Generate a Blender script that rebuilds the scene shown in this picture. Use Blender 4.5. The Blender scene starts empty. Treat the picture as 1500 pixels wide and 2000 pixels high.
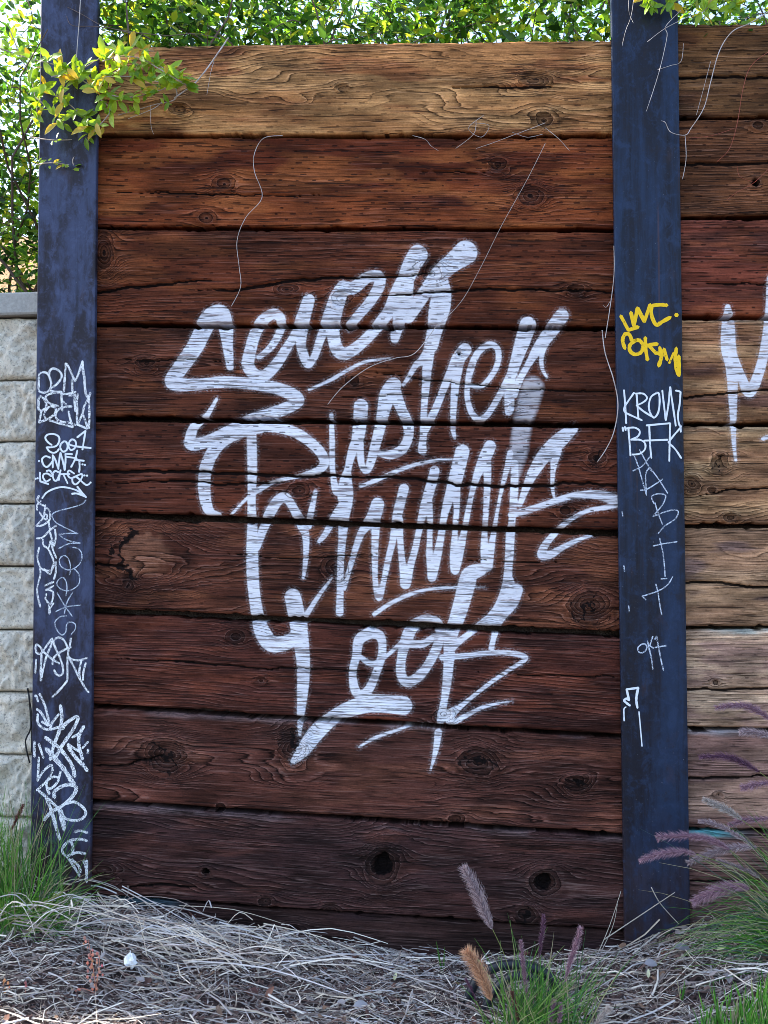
import bpy, math, random
import numpy as np
from mathutils import Vector, Matrix

# ------------------------------------------------------------------ camera, sky, sun, exposure
SC = bpy.context.scene
COL = SC.collection
R = math.radians
FPX = 2000.0                       # focal length in photo pixels (photo is 1500 x 2000)
YAW, PITCH, DIST = R(5.5), R(2.0), 3.1
cam_d = Vector((-math.sin(YAW)*math.cos(PITCH), math.cos(YAW)*math.cos(PITCH), math.sin(PITCH)))
cam_r = Vector((math.cos(YAW), math.sin(YAW), 0.0))
cam_u = cam_r.cross(cam_d)
CAM = Vector((DIST*math.tan(YAW), -DIST, 1.2935))
cd = bpy.data.cameras.new('camera')
cd.sensor_fit = 'VERTICAL'; cd.sensor_height = 36.0; cd.lens = 36.0*FPX/2000.0
cd.clip_start = 0.05; cd.clip_end = 400.0
cam = bpy.data.objects.new('camera', cd); COL.objects.link(cam)
cam.location = CAM; cam.rotation_euler = (R(90)+PITCH, 0, YAW)
SC.camera = cam

SUN_TO = Vector((-0.72, 0.18, 0.68)).normalized()      # direction towards the sun: from the left, just behind the wall's plane
SUN_EL = math.asin(SUN_TO.z); SUN_AZ = math.atan2(SUN_TO.x, SUN_TO.y)
W = bpy.data.worlds.new('World'); SC.world = W; W.use_nodes = True
wn = W.node_tree; wn.nodes.clear()
wo = wn.nodes.new('ShaderNodeOutputWorld'); wb = wn.nodes.new('ShaderNodeBackground'); ws = wn.nodes.new('ShaderNodeTexSky')
ws.sky_type = 'NISHITA'; ws.sun_disc = False; ws.sun_elevation = SUN_EL; ws.sun_rotation = SUN_AZ
ws.air_density = 1.0; ws.dust_density = 1.5; ws.ozone_density = 1.0
wb.inputs['Strength'].default_value = 0.12
wn.links.new(ws.outputs[0], wb.inputs[0]); wn.links.new(wb.outputs[0], wo.inputs[0])
sd = bpy.data.lights.new('sun', 'SUN'); sd.energy = 3.6; sd.angle = R(0.53); sd.color = (1.0, 0.93, 0.82)
so = bpy.data.objects.new('sun', sd); COL.objects.link(so)
so.rotation_euler = SUN_TO.to_track_quat('Z', 'Y').to_euler()
SC.view_settings.view_transform = 'Standard'; SC.view_settings.look = 'None'
SC.view_settings.gamma = 1.0; SC.view_settings.exposure = 2.35

SC.render.engine = 'CYCLES'; SC.cycles.pixel_filter_type = 'BLACKMAN_HARRIS'; SC.cycles.filter_width = 0.9
rng = np.random.default_rng(7)
random.seed(7)

# ------------------------------------------------------------------ helpers
def px(x, y, Y=0.0):
    """photo pixel -> point on the vertical plane at depth Y (the wall face is Y = 0)"""
    d = cam_d*FPX + cam_r*(x-750.0) + cam_u*(1000.0-y)
    t = (Y-CAM.y)/d.y
    return CAM + d*t

def px_np(X, Y_, Y=0.0):
    dx = cam_d.x*FPX + cam_r.x*(X-750) + cam_u.x*(1000-Y_)
    dy = cam_d.y*FPX + cam_r.y*(X-750) + cam_u.y*(1000-Y_)
    dz = cam_d.z*FPX + cam_r.z*(X-750) + cam_u.z*(1000-Y_)
    t = (Y-CAM.y)/dy
    return CAM.x+dx*t, np.full_like(X, Y, dtype=float), CAM.z+dz*t

PXM = (px(1200, 900)-px(300, 900)).length/900.0       # metres per photo pixel on the wall

_lat = rng.random((256, 256))
def vnoise(x, y):
    xi = np.floor(x).astype(int); yi = np.floor(y).astype(int)
    fx = x-xi; fy = y-yi
    fx = fx*fx*(3-2*fx); fy = fy*fy*(3-2*fy)
    a = _lat[yi & 255, xi & 255]; b = _lat[yi & 255, (xi+1) & 255]
    c = _lat[(yi+1) & 255, xi & 255]; d = _lat[(yi+1) & 255, (xi+1) & 255]
    return (a*(1-fx)+b*fx)*(1-fy)+(c*(1-fx)+d*fx)*fy
def fbm(x, y, o=4):
    s = 0; a = 0.5; t = 0
    for k in range(o):
        s = s+a*vnoise(x*2**k+17.3*k, y*2**k+5.1*k); t += a; a *= 0.5
    return s/t
def sstep(a, b, x):
    t = np.clip((x-a)/(b-a), 0, 1); return t*t*(3-2*t)

class MB:
    def __init__(s): s.v = []; s.f = []; s.c = []
    def vert(s, p, c=None):
        s.v.append((p[0], p[1], p[2])); s.c.append(c if c else (1, 1, 1)); return len(s.v)-1
    def face(s, *i): s.f.append(i)
    def box(s, x0, x1, y0, y1, z0, z1, b=0.0):
        if b <= 0:
            i = [s.vert((x, y, z)) for z in (z0, z1) for y in (y0, y1) for x in (x0, x1)]
            for q in ((0, 2, 3, 1), (4, 5, 7, 6), (0, 1, 5, 4), (2, 6, 7, 3), (0, 4, 6, 2), (1, 3, 7, 5)): s.face(*[i[k] for k in q])
        else:
            # prism along z with chamfered vertical edges
            pr = [(x0+b, y0), (x1-b, y0), (x1-b*.3, y0+b*.3), (x1, y0+b), (x1, y1-b), (x1-b, y1), (x0+b, y1), (x0, y1-b), (x0, y0+b), (x0+b*.3, y0+b*.3)]
            lo = [s.vert((p[0], p[1], z0)) for p in pr]; hi = [s.vert((p[0], p[1], z1)) for p in pr]
            n = len(pr)
            for k in range(n): s.face(lo[k], lo[(k+1) % n], hi[(k+1) % n], hi[k])
            s.face(*lo[::-1]); s.face(*hi)
    def tube(s, pts, rad, n=5, c=None):
        rings = []
        m = len(pts)
        for k, p in enumerate(pts):
            p = Vector(p); a = Vector(pts[max(k-1, 0)]); b = Vector(pts[min(k+1, m-1)])
            t = (b-a); t = t.normalized() if t.length > 1e-9 else Vector((0, 0, 1))
            u = t.cross(Vector((0.3, 0.9, 0.2))).normalized(); w = t.cross(u)
            r = rad[k] if hasattr(rad, '__len__') else rad
            rings.append([s.vert(p+u*(r*math.cos(2*math.pi*j/n))+w*(r*math.sin(2*math.pi*j/n)), c) for j in range(n)])
        for k in range(m-1):
            for j in range(n): s.face(rings[k][j], rings[k][(j+1) % n], rings[k+1][(j+1) % n], rings[k+1][j])
        s.face(*rings[0][::-1]); s.face(*rings[-1])
    def strip(s, pts, w0, nrm, taper=0.3, c=None, c2=None):
        """a flat blade along pts with a shallow fold; nrm is the rough facing direction"""
        m = len(pts); prev = None
        for k, p in enumerate(pts):
            p = Vector(p); a = Vector(pts[max(k-1, 0)]); b = Vector(pts[min(k+1, m-1)])
            t = (b-a).normalized(); side = t.cross(nrm)
            side = side.normalized() if side.length > 1e-6 else Vector((1, 0, 0))
            f = k/(m-1); w = w0*(1-(1-taper)*f*f)
            cc = c if c2 is None else tuple(c[q]*(1-f)+c2[q]*f for q in range(3))
            row = (s.vert(p-side*w*.5, cc), s.vert(p+nrm*w*.25, cc), s.vert(p+side*w*.5, cc))
            if prev:
                s.face(prev[0], row[0], row[1], prev[1]); s.face(prev[1], row[1], row[2], prev[2])
            prev = row
    def build(s, name, mat, parent=None, color=False, smooth=False):
        me = bpy.data.meshes.new(name); me.from_pydata(s.v, [], s.f)
        if color:
            a = me.color_attributes.new('tint', 'FLOAT_COLOR', 'POINT')
            arr = np.ones((len(s.v), 4), dtype=np.float32); arr[:, :3] = np.array(s.c, dtype=np.float32)
            a.data.foreach_set('color', arr.ravel())
        if smooth: me.polygons.foreach_set('use_smooth', [True]*len(me.polygons))
        me.materials.append(mat)
        o = bpy.data.objects.new(name, me); COL.objects.link(o)
        if parent is not None: o.parent = parent
        return o

def empty(name, loc=(0, 0, 0)):
    o = bpy.data.objects.new(name, None); COL.objects.link(o); o.location = loc; o.empty_display_size = 0.1; return o
def tag(o, label=None, cat=None, group=None, kind=None):
    if label: o['label'] = label
    if cat: o['category'] = cat
    if group: o['group'] = group
    if kind: o['kind'] = kind
    return o
def adopt(o, root):
    """parent o to root and keep it where it is"""
    o.parent = root; o.matrix_parent_inverse = Matrix.Translation(root.location).inverted(); return o

def catmull(pts, n=5):
    P = [np.array(p, float) for p in pts]
    if len(P) < 3: 
        return [P[0]+(P[1]-P[0])*t for t in np.linspace(0, 1, 3)] if len(P) == 2 else P
    out = []
    for i in range(len(P)-1):
        p0 = P[max(i-1, 0)]; p1 = P[i]; p2 = P[i+1]; p3 = P[min(i+2, len(P)-1)]
        for k in range(n):
            t = k/n
            out.append(0.5*((2*p1)+(-p0+p2)*t+(2*p0-5*p1+4*p2-p3)*t*t+(-p0+3*p1-3*p2+p3)*t**3))
    out.append(P[-1]); return out

# ---- node helpers
class NT:
    def __init__(s, name):
        s.m = bpy.data.materials.new(name); s.m.use_nodes = True; s.t = s.m.node_tree; s.t.nodes.clear()
        s.out = s.t.nodes.new('ShaderNodeOutputMaterial')
    def n(s, typ, **kw):
        nd = s.t.nodes.new(typ)
        for k, v in kw.items(): setattr(nd, k, v)
        return nd
    def put(s, sock, v):
        if v is None: return
        if hasattr(v, 'is_linked') or isinstance(v, bpy.types.NodeSocket): s.t.links.new(v, sock)
        elif hasattr(sock.default_value, '__len__') and not hasattr(v, '__len__'): sock.default_value = [v]*len(sock.default_value)
        elif hasattr(v, '__len__') and len(sock.default_value) == 4 and len(v) == 3: sock.default_value = (*v, 1)
        else: sock.default_value = v
    def ma(s, op, a, b=None, c=None, clamp=False):
        nd = s.n('ShaderNodeMath', operation=op, use_clamp=clamp)
        for i, v in enumerate((a, b, c)):
            if v is not None: s.put(nd.inputs[i], v)
        return nd.outputs[0]
    def mix(s, f, a, b, blend='MIX'):
        nd = s.n('ShaderNodeMix', data_type='RGBA', blend_type=blend)
        s.put(nd.inputs[0], f); s.put(nd.inputs[6], a); s.put(nd.inputs[7], b); return nd.outputs[2]
    def ss(s, v, lo, hi):
        nd = s.n('ShaderNodeMapRange', interpolation_type='SMOOTHSTEP'); s.put(nd.inputs[0], v)
        nd.inputs[1].default_value = lo; nd.inputs[2].default_value = hi; return nd.outputs[0]
    def attr(s, name, out='Fac'):
        nd = s.n('ShaderNodeAttribute'); nd.attribute_name = name; return nd.outputs[out]
    def vec(s, x, y, z):
        nd = s.n('ShaderNodeCombineXYZ'); s.put(nd.inputs[0], x); s.put(nd.inputs[1], y); s.put(nd.inputs[2], z); return nd.outputs[0]
    def sep(s, v):
        nd = s.n('ShaderNodeSeparateXYZ'); s.put(nd.inputs[0], v); return nd.outputs
    def noise(s, v, scale=1, detail=3, rough=.55, dist=0):
        nd = s.n('ShaderNodeTexNoise'); s.put(nd.inputs['Vector'], v); nd.inputs['Scale'].default_value = scale
        nd.inputs['Detail'].default_value = detail; nd.inputs['Roughness'].default_value = rough; nd.inputs['Distortion'].default_value = dist
        return nd.outputs[0]
    def ramp(s, f, stops):
        nd = s.n('ShaderNodeValToRGB'); el = nd.color_ramp.elements
        while len(el) < len(stops): el.new(0.5)
        for e, (p, c) in zip(el, stops): e.position = p; e.color = (c, c, c, 1) if not hasattr(c, '__len__') else (*c, 1)
        s.put(nd.inputs[0], f); return nd.outputs[0]
    def pos(s, obj=False):
        return s.n('ShaderNodeTexCoord').outputs['Object'] if obj else s.n('ShaderNodeNewGeometry').outputs['Position']
    def bump(s, h, dist=0.003, st=1.0, normal=None):
        nd = s.n('ShaderNodeBump'); s.put(nd.inputs['Height'], h); nd.inputs['Distance'].default_value = dist; nd.inputs['Strength'].default_value = st
        if normal: s.put(nd.inputs['Normal'], normal)
        return nd.outputs[0]
    def bsdf(s, color, rough=.7, metal=0, normal=None, spec=.4):
        b = s.n('ShaderNodeBsdfPrincipled'); s.put(b.inputs['Base Color'], color); s.put(b.inputs['Roughness'], rough)
        s.put(b.inputs['Metallic'], metal); b.inputs['Specular IOR Level'].default_value = spec
        if normal: s.put(b.inputs['Normal'], normal)
        return b
    def end(s, sh):
        s.put(s.out.inputs['Surface'], sh.outputs[0] if hasattr(sh, 'outputs') else sh); return s.m

def simple(name, col, rough=.7, var=.25, scale=40, metal=0, spec=.3):
    t = NT(name); n = t.noise(t.pos(), scale, 4)
    c = t.mix(n, tuple(x*(1-var) for x in col), tuple(min(1, x*(1+var)) for x in col))
    return t.end(t.bsdf(c, rough, metal, t.bump(n, .002, .5), spec))

# ------------------------------------------------------------------ materials
def wood_material():
    t = NT('weathered_timber')
    base = t.attr('base', 'Color'); phase = t.attr('phase'); uvp = t.attr('uvp', 'Vector')
    paint = t.attr('paint'); paint2 = t.attr('paint_thin'); pit = t.attr('pit'); ring = t.attr('ring'); inc = t.attr('inc')
    u, v, sd_ = t.sep(uvp)
    s17 = t.ma('MULTIPLY', sd_, 17.31)
    def nz(su, sv, det=3, off=0.0, rough=.55):
        return t.noise(t.vec(t.ma('MULTIPLY', u, su), t.ma('MULTIPLY', v, sv), t.ma('ADD', s17, off)), 1, det, rough)
    fine = nz(7, 230, 5, 0, .72); mid = nz(3.0, 38, 3, 3.3); lines = nz(7, 150, 2, 7.7); blot = nz(5, 16, 4, 11.1)
    speck = nz(160, 260, 2, 1.9)
    ph = t.ma('ADD', phase, t.ma('ADD', t.ma('MULTIPLY', t.ma('SUBTRACT', mid, .5), .7), t.ma('MULTIPLY', t.ma('SUBTRACT', fine, .5), .55)))
    s = t.ma('FRACT', ph)
    ridge = t.ramp(s, [(0, .02), (.10, .34), (.40, .62), (.70, .80), (.86, 1.0), (.95, .9), (1.0, .02)])
    ridge = t.sep(ridge)[0]
    rmix = t.ma('ADD', t.ma('MULTIPLY', ring, t.ma('SUBTRACT', ridge, .55)), .55)            # ring relief faded by 'ring'
    lum = t.ma('ADD', .14, t.ma('MULTIPLY', rmix, 1.28))
    lum = t.ma('MULTIPLY', lum, t.ma('SUBTRACT', t.ma('MULTIPLY', fine, 2.5), .25))
    lum = t.ma('MULTIPLY', lum, t.ma('ADD', .60, t.ma('MULTIPLY', speck, .8)))
    lum = t.ma('MAXIMUM', t.ma('MULTIPLY', lum, t.ma('ADD', .55, t.ma('MULTIPLY', t.ss(blot, .34, .66), .8))), .02)
    pale = t.ma('MULTIPLY', t.ma('MULTIPLY', t.ss(ridge, .80, .98), t.ss(ring, .3, .9)), t.ma('MULTIPLY', t.ss(fine, .44, .66), .62))  # highlights along the grain ridges, painted into the colour
    fib_hilite = t.ma('MULTIPLY', t.ss(nz(5, 250, 3, 33.0, .6), .58, .67), .5)  # thin pale fibre lines, ridge highlights painted in
    # short incision marks in staggered rows
    pv = .0175; pu = .052
    row = t.ma('FLOOR', t.ma('DIVIDE', v, pv)); rv = t.ma('FRACT', t.ma('ADD', t.ma('DIVIDE', v, pv), t.ma('MULTIPLY', t.ma('SUBTRACT', mid, .5), .35)))
    uu = t.ma('ADD', t.ma('DIVIDE', u, pu), t.ma('ADD', t.ma('MULTIPLY', row, .37), t.ma('MULTIPLY', t.ma('SUBTRACT', blot, .5), .5)))
    ru = t.ma('FRACT', uu)
    wh = t.n('ShaderNodeTexWhiteNoise', noise_dimensions='3D'); t.put(wh.inputs['Vector'], t.vec(t.ma('FLOOR', uu), row, s17))
    rnd = wh.outputs['Value']
    dl = t.ma('SUBTRACT', t.ma('MULTIPLY', rnd, .30), .05)
    du = t.ss(t.ma('SUBTRACT', dl, t.ma('ABSOLUTE', t.ma('SUBTRACT', ru, .5))), 0, .05)
    dv = t.ss(t.ma('ABSOLUTE', t.ma('SUBTRACT', rv, .5)), .13, .07)
    dash = t.ma('MULTIPLY', t.ma('MULTIPLY', du, dv), t.ma('MULTIPLY', t.ss(rnd, .36, .46), inc))
    # thin drying checks
    chk = t.ss(lines, .39, .31)
    cc = t.n('ShaderNodeCombineColor')
    for i in range(3): t.put(cc.inputs[i], lum)
    col = t.mix(1.0, base, cc.outputs[0], 'MULTIPLY')
    col = t.mix(fib_hilite, col, t.mix(.16, t.mix(1.0, base, (1.9, 1.85, 1.8), 'MULTIPLY'), (.40, .33, .30)))
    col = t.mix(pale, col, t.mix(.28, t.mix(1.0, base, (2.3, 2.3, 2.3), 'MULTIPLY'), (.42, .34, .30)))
    col = t.mix(t.ma('MULTIPLY', chk, .75), col, (.010, .005, .004))
    col = t.mix(t.ma('MULTIPLY', dash, .85), col, (.008, .004, .004))
    pit = t.ma('ADD', pit, t.ma('MULTIPLY', t.ma('MULTIPLY', t.ma('SUBTRACT', fine, .5), 1.1), t.ss(pit, .02, .2)))
    col = t.mix(t.ma('MULTIPLY', t.ss(pit, .36, .62), .95), col, (.005, .003, .003))
    # spray paint: soft edge, missing in checks, marks and grooves
    edge = t.noise(t.pos(), 150, 3)
    pn = t.ma('ADD', paint, t.ma('MULTIPLY', t.ma('SUBTRACT', edge, .5), 2.2))
    cov = t.ss(pn, -0.9, 2.2)
    mist = t.ma('MULTIPLY', t.ss(paint, -8, 0), t.ma('MULTIPLY', t.ss(speck, .40, .75), .34))
    thin = t.ma('MULTIPLY', t.ss(t.ma('ADD', paint2, t.ma('MULTIPLY', t.ma('SUBTRACT', edge, .5), 5)), -5, 6), .55)
    cov = t.ma('MAXIMUM', cov, t.ma('MAXIMUM', thin, mist))
    gl = t.ss(nz(8, 135, 4, 21.0, .7), .49, .38)
    groove = t.ma('MAXIMUM', t.ma('MULTIPLY', gl, .70), t.ma('MAXIMUM', t.ma('MULTIPLY', chk, .7), t.ma('MULTIPLY', dash, .9)))
    groove = t.ma('MAXIMUM', groove, t.ma('MULTIPLY', t.ss(rmix, .34, .14), .70))
    groove = t.ma('MAXIMUM', groove, t.ss(pit, .3, .9))
    cov = t.ma('MULTIPLY', cov, t.ma('SUBTRACT', 1, groove), clamp=True)
    cov = t.ma('MULTIPLY', cov, t.ma('ADD', .68, t.ma('MULTIPLY', blot, .46)), clamp=True)
    pc = t.mix(blot, (.70, .69, .76), (.90, .89, .92))
    col = t.mix(cov, col, pc)
    h = t.ma('ADD', t.ma('MULTIPLY', rmix, 1.0), t.ma('MULTIPLY', fine, .55))
    h = t.ma('SUBTRACT', h, t.ma('ADD', t.ma('MULTIPLY', dash, 1.0), t.ma('MULTIPLY', chk, .8)))
    nrm = t.bump(h, .0036, 1.0)
    b = t.bsdf(col, t.ma('SUBTRACT', .78, t.ma('MULTIPLY', cov, .12)), 0, nrm, .10)
    return t.end(b)

def steel_material(seed, blot_c, dark_c, rust, zs=4.0):
    t = NT('mill_scale_steel'); p = t.pos(); x, y, z = t.sep(p)
    sx = t.ma('ADD', x, seed)
    a = t.noise(t.vec(t.ma('MULTIPLY', sx, 11), y, t.ma('MULTIPLY', z, zs)), 1, 6, .68, .3)
    st = t.noise(t.vec(t.ma('MULTIPLY', sx, 55), y, t.ma('MULTIPLY', z, 2.2)), 1, 3, .6)
    f = t.noise(t.vec(t.ma('MULTIPLY', sx, 60), y, t.ma('MULTIPLY', z, 60)), 1, 4, .65)
    sp = t.noise(t.vec(t.ma('MULTIPLY', sx, 210), y, t.ma('MULTIPLY', z, 160)), 1, 2, .5)
    zone = t.ss(t.noise(t.vec(t.ma('MULTIPLY', sx, 6), y, t.ma('MULTIPLY', z, 1.3)), 1, 2), .45, .62)
    c = t.mix(t.ss(a, .41, .59), dark_c, blot_c)
    c = t.mix(t.ma('MULTIPLY', t.ss(st, .5, .72), .5), c, tuple(q*.45 for q in dark_c))
    c = t.mix(t.ma('MULTIPLY', t.ss(f, .52, .75), .35), c, tuple(min(1, q*1.9) for q in blot_c))
    c = t.mix(t.ma('MULTIPLY', t.ss(sp, .69, .76), t.ma('MULTIPLY', zone, .55)), c, (.30, .31, .36))
    rn = t.noise(t.vec(t.ma('MULTIPLY', sx, 14), y, t.ma('MULTIPLY', z, 7)), 1, 4)
    low = t.ss(t.ma('ADD', z, t.ma('MULTIPLY', t.ma('SUBTRACT', rn, .5), .5)), .55, .16)
    c = t.mix(t.ma('MULTIPLY', low, rust), c, (.048, .024, .022))
    c = t.mix(t.ma('MULTIPLY', t.ss(rn, .60, .75), .35), c, (.055, .032, .034))
    g2 = t.noise(t.vec(t.ma('MULTIPLY', sx, 26), y, t.ma('MULTIPLY', z, 17)), 1, 5, .7, .5)
    c = t.mix(t.ma('MULTIPLY', t.ss(g2, .50, .66), .55), c, tuple(min(1, q*1.5) for q in blot_c))
    c = t.mix(t.ma('MULTIPLY', t.ss(g2, .46, .34), .5), c, (.014, .011, .015))
    run = t.noise(t.vec(t.ma('MULTIPLY', sx, 70), y, t.ma('MULTIPLY', z, 1.1)), 1, 2)
    c = t.mix(t.ma('MULTIPLY', t.ss(run, .66, .74), .4), c, (.085, .038, .026))
    rough = t.ma('ADD', .32, t.ma('MULTIPLY', f, .3))
    return t.end(t.bsdf(c, rough, .15, t.bump(t.ma('ADD', f, t.ma('MULTIPLY', a, .6)), .0012, .6), .22))

def leaf_material(name, c1, c2, trans=.5, attr=False, rough=.42):
    t = NT(name)
    if attr:
        col = t.attr('tint', 'Color'); tc = t.mix(.5, col, t.mix(1, col, (1.7, 1.55, .55), 'MULTIPLY'))
    else:
        oi = t.n('ShaderNodeObjectInfo').outputs['Random']; col = t.mix(oi, c1, c2); tc = t.mix(1, col, (1.9, 1.6, .5), 'MULTIPLY')
    n = t.noise(t.pos(), 180, 2)
    col = t.mix(t.ma('MULTIPLY', n, .4), col, t.mix(1, col, (.5, .55, .5), 'MULTIPLY'))
    b = t.bsdf(col, rough, 0, t.bump(n, .001, .4), .5)
    tr = t.n('ShaderNodeBsdfTranslucent'); t.put(tr.inputs['Color'], tc)
    mx = t.n('ShaderNodeMixShader'); mx.inputs[0].default_value = trans
    t.put(mx.inputs[1], b.outputs[0]); t.put(mx.inputs[2], tr.outputs[0])
    return t.end(mx)

def tint_material(name, rough=.7, trans=.25):
    t = NT(name); col = t.attr('tint', 'Color'); n = t.noise(t.pos(), 120, 2)
    col = t.mix(t.ma('MULTIPLY', n, .5), col, t.mix(1, col, (.55, .5, .5), 'MULTIPLY'))
    b = t.bsdf(col, rough, 0, None, .25)
    tr = t.n('ShaderNodeBsdfTranslucent'); t.put(tr.inputs['Color'], col)
    mx = t.n('ShaderNodeMixShader'); mx.inputs[0].default_value = trans
    t.put(mx.inputs[1], b.outputs[0]); t.put(mx.inputs[2], tr.outputs[0])
    return t.end(mx)

def chalk_material(name, col, gap, rough=.85, scale=420):
    t = NT(name); p = t.pos(); n = t.noise(p, scale, 3, .6); n2 = t.noise(p, 60, 2)
    a = t.ss(t.ma('ADD', n, t.ma('MULTIPLY', t.ma('SUBTRACT', n2, .5), .35)), gap, gap+.10)
    c = t.mix(n2, tuple(q*.82 for q in col), col)
    b = t.bsdf(c, rough, 0, None, .2)
    tr = t.n('ShaderNodeBsdfTransparent'); mx = t.n('ShaderNodeMixShader')
    t.put(mx.inputs[0], a); t.put(mx.inputs[1], tr.outputs[0]); t.put(mx.inputs[2], b.outputs[0])
    return t.end(mx)

def soil_material():
    t = NT('dry_soil_litter'); p = t.pos(); n = t.noise(p, 22, 6, .65); m = t.noise(p, 3.5, 4); f = t.noise(p, 240, 3)
    c = t.ramp(n, [(.25, (.018, .013, .014)), (.5, (.060, .042, .038)), (.75, (.15, .115, .10))])
    c = t.mix(t.ma('MULTIPLY', t.ss(m, .4, .7), .5), c, (.10, .075, .06))
    c = t.mix(t.ma('MULTIPLY', f, .5), c, (.03, .022, .025))
    return t.end(t.bsdf(c, .95, 0, t.bump(t.ma('ADD', n, t.ma('MULTIPLY', f, .4)), .02, .9), .1))

def sand_material():
    t = NT('dry_bank_soil'); p = t.pos(); n = t.noise(p, 9, 5, .6); f = t.noise(p, 90, 4)
    c = t.mix(n, (.22, .135, .075), (.46, .32, .20)); c = t.mix(t.ma('MULTIPLY', t.ss(f, .5, .7), .6), c, (.10, .065, .04))
    return t.end(t.bsdf(c, .95, 0, t.bump(f, .02, .8), .1))

def concrete_material():
    t = NT('split_face_concrete'); p = t.pos(); n = t.noise(p, 105, 5, .8); m = t.noise(p, 30, 5, .7); l = t.noise(p, 5, 3)
    c = t.mix(m, (.66, .58, .46), (.95, .87, .73)); c = t.mix(t.ss(n, .52, .64), c, (.93, .88, .78))
    c = t.mix(t.ma('MULTIPLY', t.ss(n, .47, .38), .8), c, (.26, .24, .21))
    c = t.mix(t.ma('MULTIPLY', t.ss(l, .55, .75), .35), c, (.34, .32, .22))
    return t.end(t.bsdf(c, .9, 0, t.bump(t.ma('ADD', n, m), .010, 1.0), .15))

M = dict(
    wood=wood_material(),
    steel_l=steel_material(3.1, (.040, .050, .100), (.018, .015, .024), 1.0, 4.0),
    steel_r=steel_material(9.4, (.013, .025, .058), (.009, .010, .019), .4, .8),
    hedge=leaf_material('hedge_leaf', None, None, .55, True),
    leaf_g=leaf_material('vine_leaf_green', (.14, .30, .018), (.38, .55, .035), .5),
    leaf_y=leaf_material('vine_leaf_yellow', (.50, .33, .015), (.62, .47, .04), .45),
    twig=simple('dry_twig', (.34, .27, .24), .8), tendril=simple('pale_tendril', (.48, .42, .40), .7, .45, 60),
    red=simple('red_stem', (.32, .075, .045), .6), bark=simple('hedge_bark', (.14, .10, .085), .85),
    straw=tint_material('dry_straw', .7, .15), grass=tint_material('grass_blade', .5, .35), plume=tint_material('grass_plume', .8, .3),
    chalk=chalk_material('white_chalk', (.86, .87, .90), .40), marker=chalk_material('white_marker', (.80, .84, .92), .26, .5),
    scratch=chalk_material('pale_scratch', (.58, .64, .76), .41), yellow=chalk_material('yellow_marker', (.95, .58, .008), .27, .45, 200),
    soil=soil_material(), sand=sand_material(), concrete=concrete_material(),
    hose=simple('black_hose', (.018, .020, .026), .35, .2, 60), cable=simple('black_cable', (.012, .012, .014), .5),
    paper=simple('white_tissue', (.82, .82, .84), .9, .08, 90), brown=leaf_material('fallen_leaf_brown', (.10, .028, .018), (.20, .075, .04), .15),
    pale=leaf_material('fallen_leaf_pale', (.50, .50, .30), (.62, .60, .40), .2), grey=leaf_material('fallen_leaf_grey', (.20, .19, .22), (.33, .31, .33), .1),
    cap=simple('concrete_cap', (.33, .32, .30), .9, .35, 120),
)

# ------------------------------------------------------------------ setting: ground, bank
gl_x = [-400, 0, 180, 420, 620, 760, 900, 1050, 1210, 1340, 1500, 1900]
gl_y = [1760, 1745, 1752, 1808, 1838, 1862, 1880, 1874, 1856, 1812, 1790, 1800]
_gp = [px(a, b, -0.02) for a, b in zip(gl_x, gl_y)]
_gx = np.array([p.x for p in _gp]); _gz = np.array([p.z for p in _gp])
def ground_z(x, y):
    x = np.asarray(x, float); y = np.asarray(y, float)
    base = np.interp(x, _gx, _gz)
    d = np.clip(-y, 0, None)
    z = base*np.exp(-(d/0.55)**1.5)
    z = z+(fbm(x*5+40, y*5+40, 4)-.5)*.05*sstep(0.0, .12, d)
    return z
def gz(x, y): return float(ground_z(np.array([x]), np.array([y]))[0])

def grid_mesh(name, xs, ys, zf, mat):
    X, Y = np.meshgrid(xs, ys); Z = zf(X, Y); nx, ny = len(xs), len(ys)
    co = np.stack([X, Y, Z], -1).reshape(-1, 3)
    i = np.arange(nx*ny).reshape(ny, nx)
    f = np.stack([i[:-1, :-1], i[:-1, 1:], i[1:, 1:], i[1:, :-1]], -1).reshape(-1, 4)
    me = bpy.data.meshes.new(name); me.from_pydata(co.tolist(), [], f.tolist())
    me.polygons.foreach_set('use_smooth', [True]*len(me.polygons)); me.materials.append(mat)
    o = bpy.data.objects.new(name, me); COL.objects.link(o); return o
far = np.array([2.2, 2.6, 3.2, 4.5, 7, 12, 25, 60, 150])
xs = np.concatenate([-far[::-1], np.arange(-2.0, 2.01, .025), far])
ys = np.concatenate([-far[::-1]+.4, np.arange(-1.6, 0.13, .025)])
tag(grid_mesh('ground', xs, ys, ground_z, M['soil']), kind='structure')

XL = px(120, 700).x                                   # left post axis
XR = px(1272, 700).x                                  # right post axis
ZT = px(700, 85).z                                    # top of the timber
ZB = px(30, 575, .05).z                               # top of the block wall
def bank_z(x, y):
    left = sstep(XL+.15, XL-.25, x)
    hi = ZT-.10+.03*y
    lo = ZB-.10+.55*np.clip(y-.3, 0, 1.6)
    return hi*(1-left)+lo*left+(fbm(x*4, y*4+9, 4)-.5)*.06
yb = np.concatenate([[.121], np.arange(.2, 3, .1), 3+far[:-2]])
bk = grid_mesh('soil_bank', np.concatenate([-far[::-1], np.arange(-2.0, 2.01, .08), far]), yb, bank_z, M['sand']); tag(bk, kind='structure')
mb = MB(); mb.box(-12, 12, .115, .13, -.4, ZB-.14); tag(mb.build('soil_face', M['soil']), kind='structure')
mb = MB(); mb.box(XL-.02, 12, .10, .114, -.4, ZT-.12); tag(mb.build('soil_backing', M['soil']), kind='structure')

# ------------------------------------------------------------------ the painted lettering (x, y, width) in photo pixels
S = []; T = []
def st(*p): S.append(p)
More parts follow.
